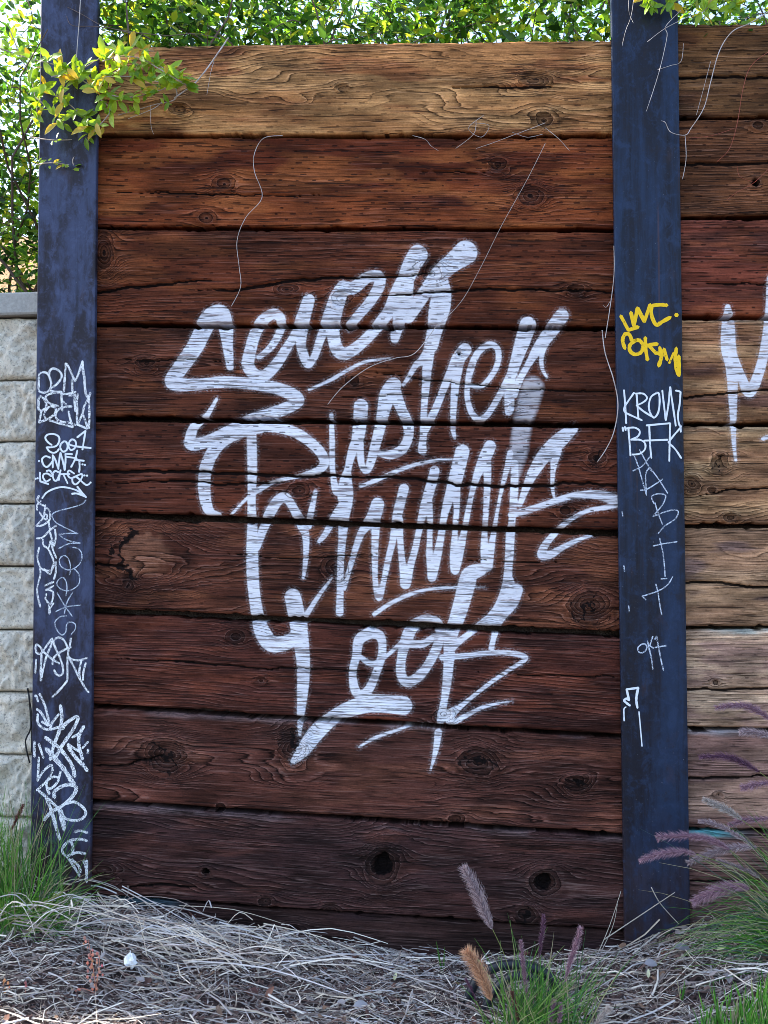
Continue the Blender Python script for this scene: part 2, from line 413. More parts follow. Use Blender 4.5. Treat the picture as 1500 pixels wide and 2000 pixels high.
# first line
st((449,717,15),(444,675,22),(440,637,30),(431,612,34),(407,624,36),(380,677,34),(352,718,32),(337,747,30),(380,751,24),(433,746,24),(487,749,24),(535,757,25),(569,769,26),(584,782,22),(566,794,25),(527,809,26),(487,822,27),(447,843,25),(407,862,24),(376,868,26),(372,857,22),(380,835,20),(404,811,12),(423,779,7))
st((505,697,11),(529,677,15),(546,647,17),(549,624,20),(535,613,22),(513,626,24),(497,653,24),(487,690,25),(484,714,26),(497,731,24),(516,733,24),(535,716,23),(553,690,21),(575,653,18),(588,620,20),(603,586,25))
st((603,586,25),(594,623,25),(588,650,24),(588,677,20),(597,704,20),(604,712,14),(615,693,16),(625,663,18),(641,621,24),(658,580,28),(670,560,26))
st((682,637,18),(701,615,20),(723,589,21),(741,557,24),(739,539,22),(717,542,24),(691,562,26),(668,566,30),(656,599,32),(651,631,28),(651,658,26),(660,684,27),(677,690,25),(707,669,23),(733,642,23),(760,608,26),(776,573,30),(792,545,34),(805,517,38),(816,498,40))
st((792,555,34),(784,592,42),(780,625,26),(773,650,22),(771,662,17))
st((909,494,48),(883,514,38),(858,536,36),(834,566,28),(814,594,28),(797,618,28))
st((866,552,22),(863,575,38),(858,605,42),(850,640,32),(842,675,28))
st((842,675,22),(826,702,18),(812,713,13),(797,738,10),(787,751,7))
st((838,690,22),(834,720,20),(832,750,17),(829,786,14),(827,823,14),(827,851,15),(825,870,16),(825,879,19))
st((829,845,14),(836,828,17),(851,798,16),(866,760,16),(880,727,18),(895,700,27),(908,683,27))
st((896,705,24),(892,730,20),(888,765,16),(885,810,13),(885,838,11),(888,855,8))
st((919,752,10),(933,756,9),(946,750,11),(965,726,12),(974,699,13),(970,678,13),(954,673,14),(933,689,14),(919,721,15),(913,753,12),(913,779,12),(921,806,13),(935,819,14),(951,811,13),(967,787,13),(983,758,14),(995,735,16))
st((1031,635,34),(1021,665,31),(1008,705,24),(998,737,20),(995,763,21),(995,795,20),(994,804,17))
st((1097,617,29),(1077,645,29),(1053,677,23),(1031,713,14),(1015,742,15),(1003,770,18))
st((1066,660,24),(1059,689,12),(1058,715,9),(1068,737,6))
st((603,761,6),(647,741,8),(680,722,8),(715,706,7),(763,699,4))
# second line
st((428,1006,12),(409,998,20),(400,963,25),(401,923,26),(412,891,26),(431,865,26),(460,849,24),(500,838,22),(532,834,22),(575,844,22),(609,866,21),(630,889,21),(633,907,20),(617,921,16),(580,931,9),(540,940,8),(507,956,12),(479,977,7),(449,1009,7))
st((492,850,20),(493,910,20),(492,977,17),(492,1017,20),(492,1070,24),(493,1127,25),(497,1167,24),(504,1207,26),(512,1233,32),(528,1256,33),(552,1257,31),(573,1247,28),(588,1225,28))
st((500,1068,18),(513,1035,18),(527,1003,22),(543,978,22),(559,972,20),(574,994,18),(588,1022,22),(597,1049,15),(596,1097,11),(592,1129,7))
st((617,958,9),(609,995,13),(602,1028,14))
st((647,809,9),(649,857,12),(649,897,12),(651,931,12),(657,957,18),(668,960,24))
st((705,793,29),(703,825,28),(699,857,25),(688,883,19),(680,915,15),(676,936,24),(675,963,32),(675,985,28),(671,1006,26),(669,1043,18),(665,1097,15),(664,1153,15),(663,1197,16))
st((668,990,20),(652,1012,16),(635,1043,13),(623,1057,9))
st((703,865,16),(706,905,14),(715,921,12),(723,907,17),(731,878,20),(741,841,22),(749,803,26),(757,772,34),(768,752,32))
st((770,765,28),(783,797,22),(797,830,22),(797,857,20),(784,879,21),(763,888,19),(742,886,13))
st((704,950,7),(733,939,10),(773,921,9),(813,907,8),(853,899,7),(883,897,5))
# third line
st((738,985,27),(729,1011,28),(707,1038,17),(693,1075,13),(683,1110,11),(672,1150,9))
st((733,1000,24),(733,1038,17),(732,1083,14),(733,1137,12),(740,1167,15),(748,1140,12),(757,1097,13),(768,1051,15),(777,1003,20),(785,971,20),(789,955,21))
st((779,1015,18),(781,1050,14),(784,1085,14),(788,1118,16),(792,1141,21),(800,1110,16),(811,1070,14),(819,1033,14),(828,995,18),(836,969,21),(845,937,21),(849,919,20))
st((835,980,20),(840,1010,13),(839,1051,12),(839,1083,15),(844,1110,21),(844,1128,18),(853,1089,18),(861,1049,15),(867,1011,15),(876,977,20),(888,942,28),(896,910,29),(903,882,29))
st((889,955,22),(892,990,13),(890,1020,12),(888,1050,13),(888,1083,20),(889,1114,18),(899,1070,18),(907,1035,13),(915,995,12),(923,958,12),(934,923,18),(947,894,25),(957,872,25))
st((950,900,20),(952,930,16),(951,963,14),(948,1017,12),(946,1057,15),(951,1083,26),(952,1106,22),(960,1065,15),(967,1025,10),(973,990,8),(981,950,9),(991,912,13),(997,885,14))
st((1006,905,16),(1004,963,17),(1000,1017,15),(997,1043,19),(995,1083,18),(992,1123,18),(993,1150,30),(983,1183,33),(962,1207,26),(936,1223,17),(915,1239,13),(893,1256,15),(872,1281,13))
st((1119,837,22),(1090,863,32),(1063,890,29),(1042,922,23),(1029,949,17),(1015,987,11))
st((1086,880,24),(1080,920,11),(1079,952,9),(1082,971,6))
st((999,1005,15),(1037,995,14),(1077,981,13),(1117,969,14),(1157,966,18),(1191,972,22),(1208,981,18),(1183,991,11),(1149,997,10),(1117,1013,10),(1090,1035,13),(1064,1066,16),(1060,1084,22),(1077,1082,17),(1103,1067,12),(1133,1053,9),(1162,1043,7))
# fourth line
st((731,1200,10),(760,1180,9),(800,1161,9),(840,1151,7),(893,1147,6),(947,1147,3))
st((571,1166,33),(576,1188,34),(584,1228,34),(592,1287,28),(592,1340,24),(587,1401,15),(585,1436,7))
st((594,1207,12),(624,1161,9),(648,1129,5))
st((573,1487,13),(592,1465,28),(621,1427,33),(653,1400,29),(680,1386,32),(720,1374,36),(760,1375,37),(787,1378,38))
st((938,1113,26),(918,1122,33),(911,1143,35),(901,1180,33),(891,1212,31),(883,1233,28),(878,1265,24),(876,1300,21),(872,1340,18),(867,1372,15),(862,1400,18),(858,1418,9))
st((856,1431,16),(851,1465,12),(841,1505,4))
st((1008,1153,28),(996,1177,32),(975,1210,20),(964,1247,12),(960,1266,13))
st((723,1236,24),(702,1249,22),(696,1281,18),(689,1313,16),(693,1345,19),(704,1358,20),(720,1347,19),(733,1319,17),(744,1287,17),(747,1260,17),(741,1241,20),(723,1236,22))
st((705,1284,11),(728,1297,13),(755,1281,9),(773,1265,9),(789,1249,10))
st((835,1211,26),(808,1222,25),(795,1246,25),(785,1281,19),(783,1313,20),(793,1331,21),(813,1325,21),(835,1300,19),(853,1265,20),(861,1239,20),(853,1217,22),(835,1211,22))
st((798,1257,17),(827,1257,16),(848,1243,14))
st((864,1284,14),(907,1281,12),(947,1276,11),(987,1275,11),(1019,1280,12),(1026,1288,10),(1000,1305,9),(960,1332,9),(925,1359,9),(899,1380,12),(879,1396,22),(883,1411,14),(907,1399,11),(947,1380,8),(1000,1369,3))
st((701,1459,5),(733,1441,8),(773,1427,7),(808,1416,5),(845,1416,6))
# second bay: start of the next word
st((1421,600,12),(1422,630,26),(1423,680,31),(1430,720,26),(1432,800,16),(1433,860,10),(1437,900,7))
st((1430,690,18),(1449,738,19),(1465,765,23),(1485,720,21),(1498,660,21),(1508,600,28),(1512,545,28),(1530,640,26),(1548,760,22),(1552,860,12))
st((1490,857,9),(1515,848,10))
T.append(((1040,757,44),(1031,790,42),(1023,817,38),(1018,843,36),(1013,883,34),(1006,925,22)))
SEG = []
for strk, kind in [(s, 0) for s in S]+[(s, 1) for s in T]:
    q = catmull(strk, 5)
    for a, b in zip(q[:-1], q[1:]): SEG.append((kind, *a, *b))

# ------------------------------------------------------------------ timber planks
def make_plank(P):
    """P: x0, x1, joints top/bottom as (x, y) pairs, colours, knots, cracks"""
    xa = np.arange(P['x0'], min(P['x1'], 1530)+.1, 2.5)
    if P['x1'] > 1530: xa = np.concatenate([xa, np.arange(1550, P['x1'], 22.)])
    nx = len(xa)
    seed = P['seed']
    tline = np.interp(xa, P['tx'], P['ty'])+P['gt']*.5; bline = np.interp(xa, P['bx'], P['by'])-P['gb']*.5
    top = tline+(fbm(xa/90+seed*9, xa*0+seed, 2)-.5)*4; bot = bline+(fbm(xa/90+seed*5+50, xa*0+seed, 2)-.5)*4
    ct = np.maximum(fbm(xa/19+seed*4, xa*0+seed, 2)-.60, 0)*14; cb = np.maximum(fbm(xa/19+seed*7, xa*0+seed+9, 2)-.60, 0)*14   # chipped arrises
    ny = int(round((bot-top).mean()/2.5))+1
    # rows: a few extra close to the edges for the rounding
    tt = np.linspace(0, 1, ny); 
    X = np.repeat(xa[None, :], ny, 0); Y = top[None, :]*(1-tt[:, None])+bot[None, :]*tt[:, None]
    Y = Y+ct[None, :]*np.clip(1-tt[:, None]*12, 0, 1)-cb[None, :]*np.clip(1-(1-tt[:, None])*12, 0, 1)
    mid = (top.mean()+bot.mean())/2
    # ---- grain field: stream lines bending round the knots
    vpx = Y-tline[None, :]; hgt = (bot-top).mean()
    psi = vpx.copy()
    warp = (fbm(X/P.get('wl', 420)+seed*13, Y/70+seed*7, 3)-.5)*P.get('warp', 60)+(fbm(X/190+seed*3, Y/30+seed*2, 2)-.5)*7
    psi = psi+warp
    pit = np.zeros_like(X); relief = np.zeros_like(X); kdark = np.zeros_like(X); kred = np.zeros_like(X); extra = np.zeros_like(X); klite = np.zeros_like(X)
    for (cx, cy, rx, ry, ty) in P['knots']:
        dx = X-cx; dy = Y-cy
        nzk = .86+.28*fbm(X/22+seed*3, Y/16+cx, 3); rho2 = ((dx/(rx*1.35))**2+(dy/(ry*1.15))**2)*nzk**2; rho = np.sqrt(rho2)+1e-6
        g = np.where(rho > 1, 1/np.maximum(rho2, 1), 1.0)
        psi = psi-(dy+0)*g
        extra = extra+(np.where(rho < 1, (1-rho)*max(rx, ry)/7.5, 0) if ty != 'p' else 0)
        r2 = np.sqrt((dx/rx)**2+(dy/ry)**2)*(1+.7*(fbm(X/12+seed, Y/12+cx, 3)-.5))
        if ty == 'h':
            pit = np.maximum(pit, sstep(.80, .55, r2)); relief += sstep(.85, .5, r2)*.030; kdark = np.maximum(kdark, np.maximum(sstep(1.25, 1.05, r2)*.72, sstep(2.4, 1.2, r2)*.42)); relief -= np.exp(-((r2-1.25)/.22)**2)*.004; klite = np.maximum(klite, np.exp(-((r2-1.42)/.12)**2)*.5)
        elif ty == 'd':                       # tight knot: dark cracked wood, no hole
            kdark = np.maximum(kdark, np.maximum(sstep(1.2, .95, r2)*.66, sstep(2.3, 1.1, r2)*.40)); relief += sstep(.9, .5, r2)*.006-np.exp(-((r2-1.2)/.22)**2)*.004
            klite = np.maximum(klite, np.exp(-((r2-1.38)/.12)**2)*.7); ang = np.arctan2(dy*rx/ry, dx)
            pit = np.maximum(pit, sstep(.62, .30, r2)*.75*(fbm(X/6+cx, Y/6, 2) > .42)); pit = np.maximum(pit, sstep(.97, .99, np.cos(ang*2+cx+2*(fbm(X/9, Y/9+cx, 2)-.5)))*sstep(1.25, .9, r2)*.8)
            pit = np.maximum(pit, sstep(.10, .04, np.abs(r2-1.02))*.55*(fbm(X/14+cx, Y/14, 2) > .48))
        elif ty == 'p':
            relief -= sstep(1.2, .2, r2)*.008; kred = np.maximum(kred, sstep(1.25, .7, r2)); 
            pit = np.maximum(pit, sstep(.16, .05, np.abs(r2-1.08))*sstep(5, -25, dx)*.9)
        else:
            kdark = np.maximum(kdark, np.maximum(sstep(1.1, .9, r2)*.55, sstep(2.0, 1.0, r2)*.35)); relief += (sstep(.9, .3, r2)*.004-np.exp(-((r2-1.15)/.22)**2)*.0045); klite = np.maximum(klite, np.exp(-((r2-1.25)/.12)**2)*.6)
            pit = np.maximum(pit, sstep(.30, .16, np.abs(r2-.72))*.38*(fbm(X/7, Y/7+seed, 2) > .5)); pit = np.maximum(pit, sstep(.34, .12, r2)*.6)
    pz = psi+300
    phase = psi/P.get('rw', 6.2)+extra+(fbm(pz/31+seed, pz*0+seed*2, 3)-.5)*5.0           # uneven ring widths
    ringm = P.get('ring', .8)*(.12+1.05*sstep(.36, .62, fbm(X/300+seed*2, psi/46+seed*5, 3)))  # strong relief only in places
    for (cx, cy, rx, ry, ty) in P['knots']: ringm = np.maximum(ringm, 1.0*sstep(3.4, 1.4, np.hypot((X-cx)/(rx*1.5), (Y-cy)/ry)))
    # ---- checks
    for cr in P['cracks']:
        q = np.array(cr, float)
        cyv = np.interp(xa, q[:, 0], q[:, 1]); cw = np.interp(xa, q[:, 0], q[:, 2], left=0, right=0)
        cyv = cyv+(fbm(xa/26+seed*31, xa*0+3, 3)-.5)*7
        d = np.abs(Y-cyv[None, :]); wv = np.maximum(cw[None, :], .01)
        k = np.where(cw[None, :] > .05, sstep(1.35, .55, d/wv), 0)
        pit = np.maximum(pit, k); relief += k*.012
    # ---- colour
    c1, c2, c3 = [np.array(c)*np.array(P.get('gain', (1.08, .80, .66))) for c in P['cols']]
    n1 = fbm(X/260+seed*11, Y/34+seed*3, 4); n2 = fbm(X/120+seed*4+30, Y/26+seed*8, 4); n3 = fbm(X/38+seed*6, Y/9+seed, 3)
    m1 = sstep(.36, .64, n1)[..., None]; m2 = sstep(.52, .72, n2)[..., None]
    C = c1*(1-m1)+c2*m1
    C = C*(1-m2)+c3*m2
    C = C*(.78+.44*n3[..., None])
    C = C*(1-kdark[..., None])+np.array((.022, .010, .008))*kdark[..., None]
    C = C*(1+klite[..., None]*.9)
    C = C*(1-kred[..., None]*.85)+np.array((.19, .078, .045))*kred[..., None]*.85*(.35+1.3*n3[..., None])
    if P.get('topc') is not None:
        k = (sstep(16, 2, vpx+14*(n3-.5))*sstep(.40, .60, n2)*sstep(P.get('tx1', 9999)+60, P.get('tx1', 9999)-60, X))[..., None]*P.get('topk', .6); C = C*(1-k)+np.array(P['topc'])*k
    # ---- paint distance (photo pixels, positive inside)
    paint = np.full_like(X, -40.0); paint2 = np.full_like(X, -40.0)
    ylo, yhi = Y.min(), Y.max()
    for (kind, ax, ay, aw, bx, by, bw) in SEG:
        r = max(aw, bw)/2+12
        if max(ay, by)+r < ylo or min(ay, by)-r > yhi: continue
        i0 = np.searchsorted(xa, min(ax, bx)-r); i1 = np.searchsorted(xa, max(ax, bx)+r)
        if i1 <= i0: continue
        xx = X[:, i0:i1]; yy = Y[:, i0:i1]
        ex, ey = bx-ax, by-ay; L2 = ex*ex+ey*ey+1e-6
        t = np.clip(((xx-ax)*ex+(yy-ay)*ey)/L2, 0, 1)
        d = np.hypot(xx-ax-t*ex, yy-ay-t*ey)
        val = (aw+(bw-aw)*t)*.5-d
        tgt = paint if kind == 0 else paint2
        tgt[:, i0:i1] = np.maximum(tgt[:, i0:i1], val)
    # ---- geometry
    wx, wy, wz = px_np(X, Y)
    edge = np.maximum(np.minimum(Y-top[None, :]-ct[None, :], (bot-cb)[None, :]-Y), 0)
    rnd = 5.5+6*(fbm(X/40, Y*0+seed, 3)-.5)
    rounding = np.where(edge < rnd, (1-np.sqrt(np.clip(1-((rnd-edge)/rnd)**2, 0, 1)))*.008, 0)
    wy = wy+P['yo']+P.get('tilt', 0)*(tt[:, None]-.5)+rounding+relief+(fbm(X/140+seed, Y/50, 3)-.5)*.006+(fbm(X/30+seed, Y/7, 2)-.5)*.0022
    co = np.stack([wx, wy, wz], -1).reshape(-1, 3)
    idx = np.arange(nx*ny).reshape(ny, nx)
    f = np.stack([idx[:-1, :-1], idx[1:, :-1], idx[1:, 1:], idx[:-1, 1:]], -1).reshape(-1, 4)
    loop = np.concatenate([idx[0, :], idx[1:, -1], idx[-1, -2::-1], idx[-2:0:-1, 0]])
    back = co[loop].copy(); back[:, 1] = .088
    b0 = len(co); nl = len(loop); co2 = np.concatenate([co, back])
    bi = np.arange(b0, b0+nl)
    sk = np.stack([loop, np.roll(loop, -1), np.roll(bi, -1), bi], -1)
    nf = len(f)+len(sk)
    me = bpy.data.meshes.new('plank')
    me.vertices.add(len(co2)); me.vertices.foreach_set('co', co2.astype(np.float32).ravel())
    allv = np.concatenate([f.ravel(), sk.ravel(), bi[::-1]]).astype(np.int32)
    me.loops.add(len(allv)); me.loops.foreach_set('vertex_index', allv)
    starts = np.concatenate([np.arange(nf)*4, [nf*4]]).astype(np.int32)
    me.polygons.add(nf+1); me.polygons.foreach_set('loop_start', starts)
    sm = np.zeros(nf+1, bool); sm[:len(f)] = True; me.polygons.foreach_set('use_smooth', sm)
    me.update(calc_edges=True); me.validate()
    def at(name, arr, typ='FLOAT', fld='value'):
        a = me.attributes.new(name, typ, 'POINT')
        full = np.concatenate([arr.reshape(b0, -1), arr.reshape(b0, -1)[loop]]).astype(np.float32); a.data.foreach_set(fld, full.ravel())
    at('phase', phase); at('paint', paint); at('paint_thin', paint2); at('pit', pit)
    at('ring', ringm); at('inc', np.full_like(X, P.get('inc', .8)))
    at('uvp', np.stack([(X-P['x0'])*PXM, vpx*PXM, np.full_like(X, seed)], -1), 'FLOAT_VECTOR', 'vector')
    at('base', np.concatenate([C, np.ones_like(X)[..., None]], -1), 'FLOAT_COLOR', 'color')
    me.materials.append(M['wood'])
    o = bpy.data.objects.new('plank', me); COL.objects.link(o); return o

JX = [190, 1205]
J = [(92,78,0),(265,265,4),(445,449,7),(634,641,7),(818,831,10),(1005,1041,11),(1193,1240,12),(1380,1438,9),(1567,1632,8),(1750,1818,5),(1945,2010,0)]
main = [
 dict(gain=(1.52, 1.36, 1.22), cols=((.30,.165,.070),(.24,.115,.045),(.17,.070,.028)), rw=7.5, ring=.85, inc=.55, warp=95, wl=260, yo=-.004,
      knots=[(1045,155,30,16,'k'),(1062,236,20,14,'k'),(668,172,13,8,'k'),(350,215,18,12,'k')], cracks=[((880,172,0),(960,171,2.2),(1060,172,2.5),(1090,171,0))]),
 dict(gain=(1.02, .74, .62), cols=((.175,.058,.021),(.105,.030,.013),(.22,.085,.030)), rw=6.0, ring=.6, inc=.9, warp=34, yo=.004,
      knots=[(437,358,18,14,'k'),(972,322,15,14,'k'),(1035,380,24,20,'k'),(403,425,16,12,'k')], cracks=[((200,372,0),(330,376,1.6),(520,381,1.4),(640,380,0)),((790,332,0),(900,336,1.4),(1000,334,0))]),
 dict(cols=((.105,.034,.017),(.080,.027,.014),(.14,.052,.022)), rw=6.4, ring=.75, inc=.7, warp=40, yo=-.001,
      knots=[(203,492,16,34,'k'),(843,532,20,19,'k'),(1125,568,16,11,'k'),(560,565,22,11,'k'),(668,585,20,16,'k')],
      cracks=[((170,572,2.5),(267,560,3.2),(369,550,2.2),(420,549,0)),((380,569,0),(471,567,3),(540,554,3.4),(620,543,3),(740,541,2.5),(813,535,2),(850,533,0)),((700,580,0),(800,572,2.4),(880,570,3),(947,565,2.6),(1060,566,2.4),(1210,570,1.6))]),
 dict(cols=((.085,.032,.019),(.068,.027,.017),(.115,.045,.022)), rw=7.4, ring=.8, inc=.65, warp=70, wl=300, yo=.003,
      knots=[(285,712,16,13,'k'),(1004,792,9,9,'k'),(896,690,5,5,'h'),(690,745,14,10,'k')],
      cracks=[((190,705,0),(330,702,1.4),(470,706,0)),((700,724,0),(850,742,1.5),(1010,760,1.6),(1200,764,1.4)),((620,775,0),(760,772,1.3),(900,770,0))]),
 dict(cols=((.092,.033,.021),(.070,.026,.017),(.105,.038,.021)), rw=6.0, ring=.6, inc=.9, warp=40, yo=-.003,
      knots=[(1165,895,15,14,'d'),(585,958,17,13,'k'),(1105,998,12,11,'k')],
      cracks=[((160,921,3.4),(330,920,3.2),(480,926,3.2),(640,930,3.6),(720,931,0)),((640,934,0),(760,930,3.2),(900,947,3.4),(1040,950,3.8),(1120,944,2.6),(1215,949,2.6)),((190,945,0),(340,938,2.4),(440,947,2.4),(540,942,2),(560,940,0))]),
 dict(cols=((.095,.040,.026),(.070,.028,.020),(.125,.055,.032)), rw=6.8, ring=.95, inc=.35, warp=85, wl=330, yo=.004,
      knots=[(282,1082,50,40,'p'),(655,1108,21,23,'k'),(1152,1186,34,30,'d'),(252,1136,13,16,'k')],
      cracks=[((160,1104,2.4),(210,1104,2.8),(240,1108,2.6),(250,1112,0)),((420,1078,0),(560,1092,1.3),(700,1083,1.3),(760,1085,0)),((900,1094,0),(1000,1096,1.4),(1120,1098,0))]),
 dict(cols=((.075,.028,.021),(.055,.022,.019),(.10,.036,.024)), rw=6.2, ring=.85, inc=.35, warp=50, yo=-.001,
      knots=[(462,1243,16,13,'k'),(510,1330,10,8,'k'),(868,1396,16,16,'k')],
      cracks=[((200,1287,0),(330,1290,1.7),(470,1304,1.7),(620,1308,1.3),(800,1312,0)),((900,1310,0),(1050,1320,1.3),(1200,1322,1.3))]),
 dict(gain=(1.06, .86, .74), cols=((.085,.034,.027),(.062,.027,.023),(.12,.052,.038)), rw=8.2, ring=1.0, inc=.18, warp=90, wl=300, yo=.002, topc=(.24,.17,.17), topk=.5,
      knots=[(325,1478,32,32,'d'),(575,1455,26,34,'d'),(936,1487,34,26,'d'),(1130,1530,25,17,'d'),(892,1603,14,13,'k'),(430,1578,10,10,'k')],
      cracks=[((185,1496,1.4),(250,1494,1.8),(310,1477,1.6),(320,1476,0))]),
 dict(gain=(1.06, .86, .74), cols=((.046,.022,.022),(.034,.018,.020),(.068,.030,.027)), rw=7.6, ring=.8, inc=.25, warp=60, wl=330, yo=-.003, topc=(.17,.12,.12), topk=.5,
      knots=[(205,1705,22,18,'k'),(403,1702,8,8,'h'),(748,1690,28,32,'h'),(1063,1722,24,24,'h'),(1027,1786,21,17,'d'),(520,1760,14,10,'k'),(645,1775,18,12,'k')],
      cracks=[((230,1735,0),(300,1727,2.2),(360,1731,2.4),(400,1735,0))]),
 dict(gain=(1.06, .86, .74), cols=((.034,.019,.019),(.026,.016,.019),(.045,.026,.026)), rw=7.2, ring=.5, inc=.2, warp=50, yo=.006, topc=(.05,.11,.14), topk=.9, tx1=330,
      knots=[(575,1822,16,14,'k')], cracks=[]),
]
BAY_A = empty('timber_retaining_wall', (0.0, 0.0, 0.0))
tag(BAY_A, 'full bay of stained timber planks between the two steel posts, covered in white brush lettering', 'wall', 'timber wall bays between steel posts')
def lin(xs_, ya, yb): return [xs_[0]-60, xs_[1]+60], [ya-60*(yb-ya)/(xs_[1]-xs_[0]), yb+60*(yb-ya)/(xs_[1]-xs_[0])]
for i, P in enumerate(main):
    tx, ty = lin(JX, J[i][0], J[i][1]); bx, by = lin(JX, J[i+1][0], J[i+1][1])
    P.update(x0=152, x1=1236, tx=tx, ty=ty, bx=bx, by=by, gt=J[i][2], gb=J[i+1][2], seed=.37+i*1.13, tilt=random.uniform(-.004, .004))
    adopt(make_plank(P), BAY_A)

JR = [(47,45,0),(232,230,4),(425,424,7),(620,621,9),(828,829,9),(1028,1027,8),(1228,1226,6),(1422,1425,6),(1618,1624,5),(1810,1822,5),(2000,2015,0)]
right = [
 dict(cols=((.125,.066,.031),(.085,.040,.020),(.070,.032,.018)), ring=.7, inc=.7, warp=30, knots=[(1630,120,16,12,'k')], cracks=[((1320,152,3),(1400,150,3),(1520,153,2.6),(1900,158,2.6))]),
 dict(cols=((.105,.045,.022),(.085,.036,.019),(.12,.050,.024)), ring=.7, inc=.8, warp=30, knots=[(1480,246,11,9,'k'),(1476,356,8,8,'h')], cracks=[((1320,321,3),(1420,319,3.2),(1520,316,1.6),(1900,318,2.6))]),
 dict(cols=((.135,.040,.028),(.075,.027,.021),(.17,.055,.030)), ring=.5, inc=.9, warp=24, knots=[], cracks=[((1340,555,0),(1420,553,1.8),(1500,556,1.6),(1700,556,0))]),
 dict(cols=((.25,.145,.080),(.17,.080,.042),(.085,.042,.032)), ring=.75, inc=.6, warp=40, topc=(.38,.27,.18), topk=.8, knots=[(1700,700,18,14,'k')], cracks=[((1330,778,2.4),(1400,770,2.4),(1460,764,2.2),(1520,762,2),(1900,750,1.5))]),
 dict(cols=((.22,.125,.068),(.15,.078,.045),(.25,.155,.088)), ring=.85, inc=.4, warp=70, wl=200, topc=(.36,.25,.15), topk=.6, knots=[(1404,905,16,17,'d'),(1352,945,14,16,'k'),(1425,1012,13,9,'k'),(1390,958,7,6,'k')], cracks=[((1360,968,0),(1420,958,2.2),(1520,952,2.2),(1700,950,0))]),
 dict(cols=((.25,.155,.098),(.19,.110,.070),(.105,.065,.058)), ring=.8, inc=.35, warp=60, wl=220, knots=[(1660,1080,16,12,'k')], cracks=[((1330,1137,2.6),(1400,1138,2.6),(1460,1146,2.6),(1520,1144,2.6),(1900,1150,2))]),
 dict(cols=((.29,.205,.150),(.22,.145,.105),(.16,.100,.085)), ring=.6, inc=.5, warp=30, topc=(.30,.40,.37), topk=.6, knots=[(1398,1333,7,6,'k')], cracks=[((1330,1348,1.8),(1420,1347,2.4),(1520,1342,2.4),(1900,1340,2))]),
 dict(cols=((.19,.120,.098),(.13,.075,.068),(.115,.060,.055)), ring=.9, inc=.3, warp=50, wl=240, topc=(.26,.30,.32), topk=.5, knots=[(1403,1553,7,6,'k')], cracks=[((1330,1521,2.8),(1420,1518,2.4),(1520,1514,1.2),(1900,1514,1.5))]),
 dict(cols=((.105,.062,.058),(.072,.043,.045),(.085,.044,.042)), ring=.7, inc=.3, warp=40, topc=(.06,.26,.28), topk=.9, tx1=1430, knots=[], cracks=[((1330,1722,2),(1420,1721,2),(1520,1720,2))]),
 dict(cols=((.06,.037,.037),(.045,.030,.033),(.05,.028,.03)), ring=.6, inc=.3, warp=40, knots=[], cracks=[]),
]
BAY_B = empty('timber_retaining_wall', (XR+.1, 0.0, 0.0))
tag(BAY_B, 'partly seen timber bay at right edge, paler planks with the start of a white letter', 'wall', 'timber wall bays between steel posts')
for i, P in enumerate(right):
    P.update(x0=1308, x1=2100, tx=[1300, 1500, 2100], ty=[JR[i][0], JR[i][1], JR[i][1]+2], bx=[1300, 1500, 2100], by=[JR[i+1][0], JR[i+1][1], JR[i+1][1]+2],
             gt=JR[i][2], gb=JR[i+1][2], seed=20.7+i*1.31, yo=random.uniform(-.004, .004), tilt=random.uniform(-.003, .003), rw=6.4, gain=(1.25, 1.05, .85) if i < 3 else (1.75, 1.62, 1.42))
    adopt(make_plank(P), BAY_B)

# ------------------------------------------------------------------ steel posts with their scribbles
FY0, FY1 = -.030, -.0135                 # front flange (in front of the planks)
FLANGE = {}
def post(xl0, xr0, xl1, xr1, mat, label):
    """edges at photo rows 0 and 1700"""
    a = px(xl0, 0, FY0); b = px(xr0, 0, FY0); c = px(xl1, 1700, FY0); d = px(xr1, 1700, FY0)
    zt, zb = ZT+.75, -.35
    def ex(p, q, z): return p.x+(q.x-p.x)*(z-p.z)/(q.z-p.z)
    L0, R0, L1, R1 = ex(a, c, zt), ex(b, d, zt), ex(a, c, zb), ex(b, d, zb)
    root = empty('steel_post', ((L1+R1)/2, FY1, 0)); tag(root, label, 'post', 'steel posts of the timber wall')
    def prism(name, f0, f1, y0, y1, bev, n=18, cut=1.0):
        mb = MB(); rows = []
        for k in range(n+1):
            k_ = cut*k/n; z = zb+(zt-zb)*k_; l = L1+(L0-L1)*k_; r = R1+(R0-R1)*k_
            xa, xb = l+(r-l)*f0, l+(r-l)*f1; e = bev
            pr = [(xa+e, y0), (xb-e, y0), (xb-e*.3, y0+e*.3), (xb, y0+e), (xb, y1), (xa, y1), (xa, y0+e), (xa+e*.3, y0+e*.3)]
            rows.append([mb.vert((p[0], p[1], z)) for p in pr])
        for k in range(n):
            for j in range(8): mb.face(rows[k][j], rows[k][(j+1) % 8], rows[k+1][(j+1) % 8], rows[k+1][j])
        mb.face(*rows[0][::-1]); mb.face(*rows[-1])
        return adopt(mb.build(name, mat), root)
    root['_f'] = 1; fl = prism('front_flange', 0, 1, FY0, FY1, .004); FLANGE[root.name] = fl; del root['_f']; prism('web', .46, .54, FY1+.0005, .17, .0005); prism('rear_flange', 0, 1, .171, .186, .003, cut=(ZT-.12-zb)/(zt-zb))
    return root
POST_L = post(79, 191, 58, 176, M['steel_l'], 'left steel post, blue-black, white chalk scribbles down its lower half')
POST_R = post(1193, 1324, 1218, 1347, M['steel_r'], 'right steel post, dark blue, with yellow marker scrawl above thin white letters')

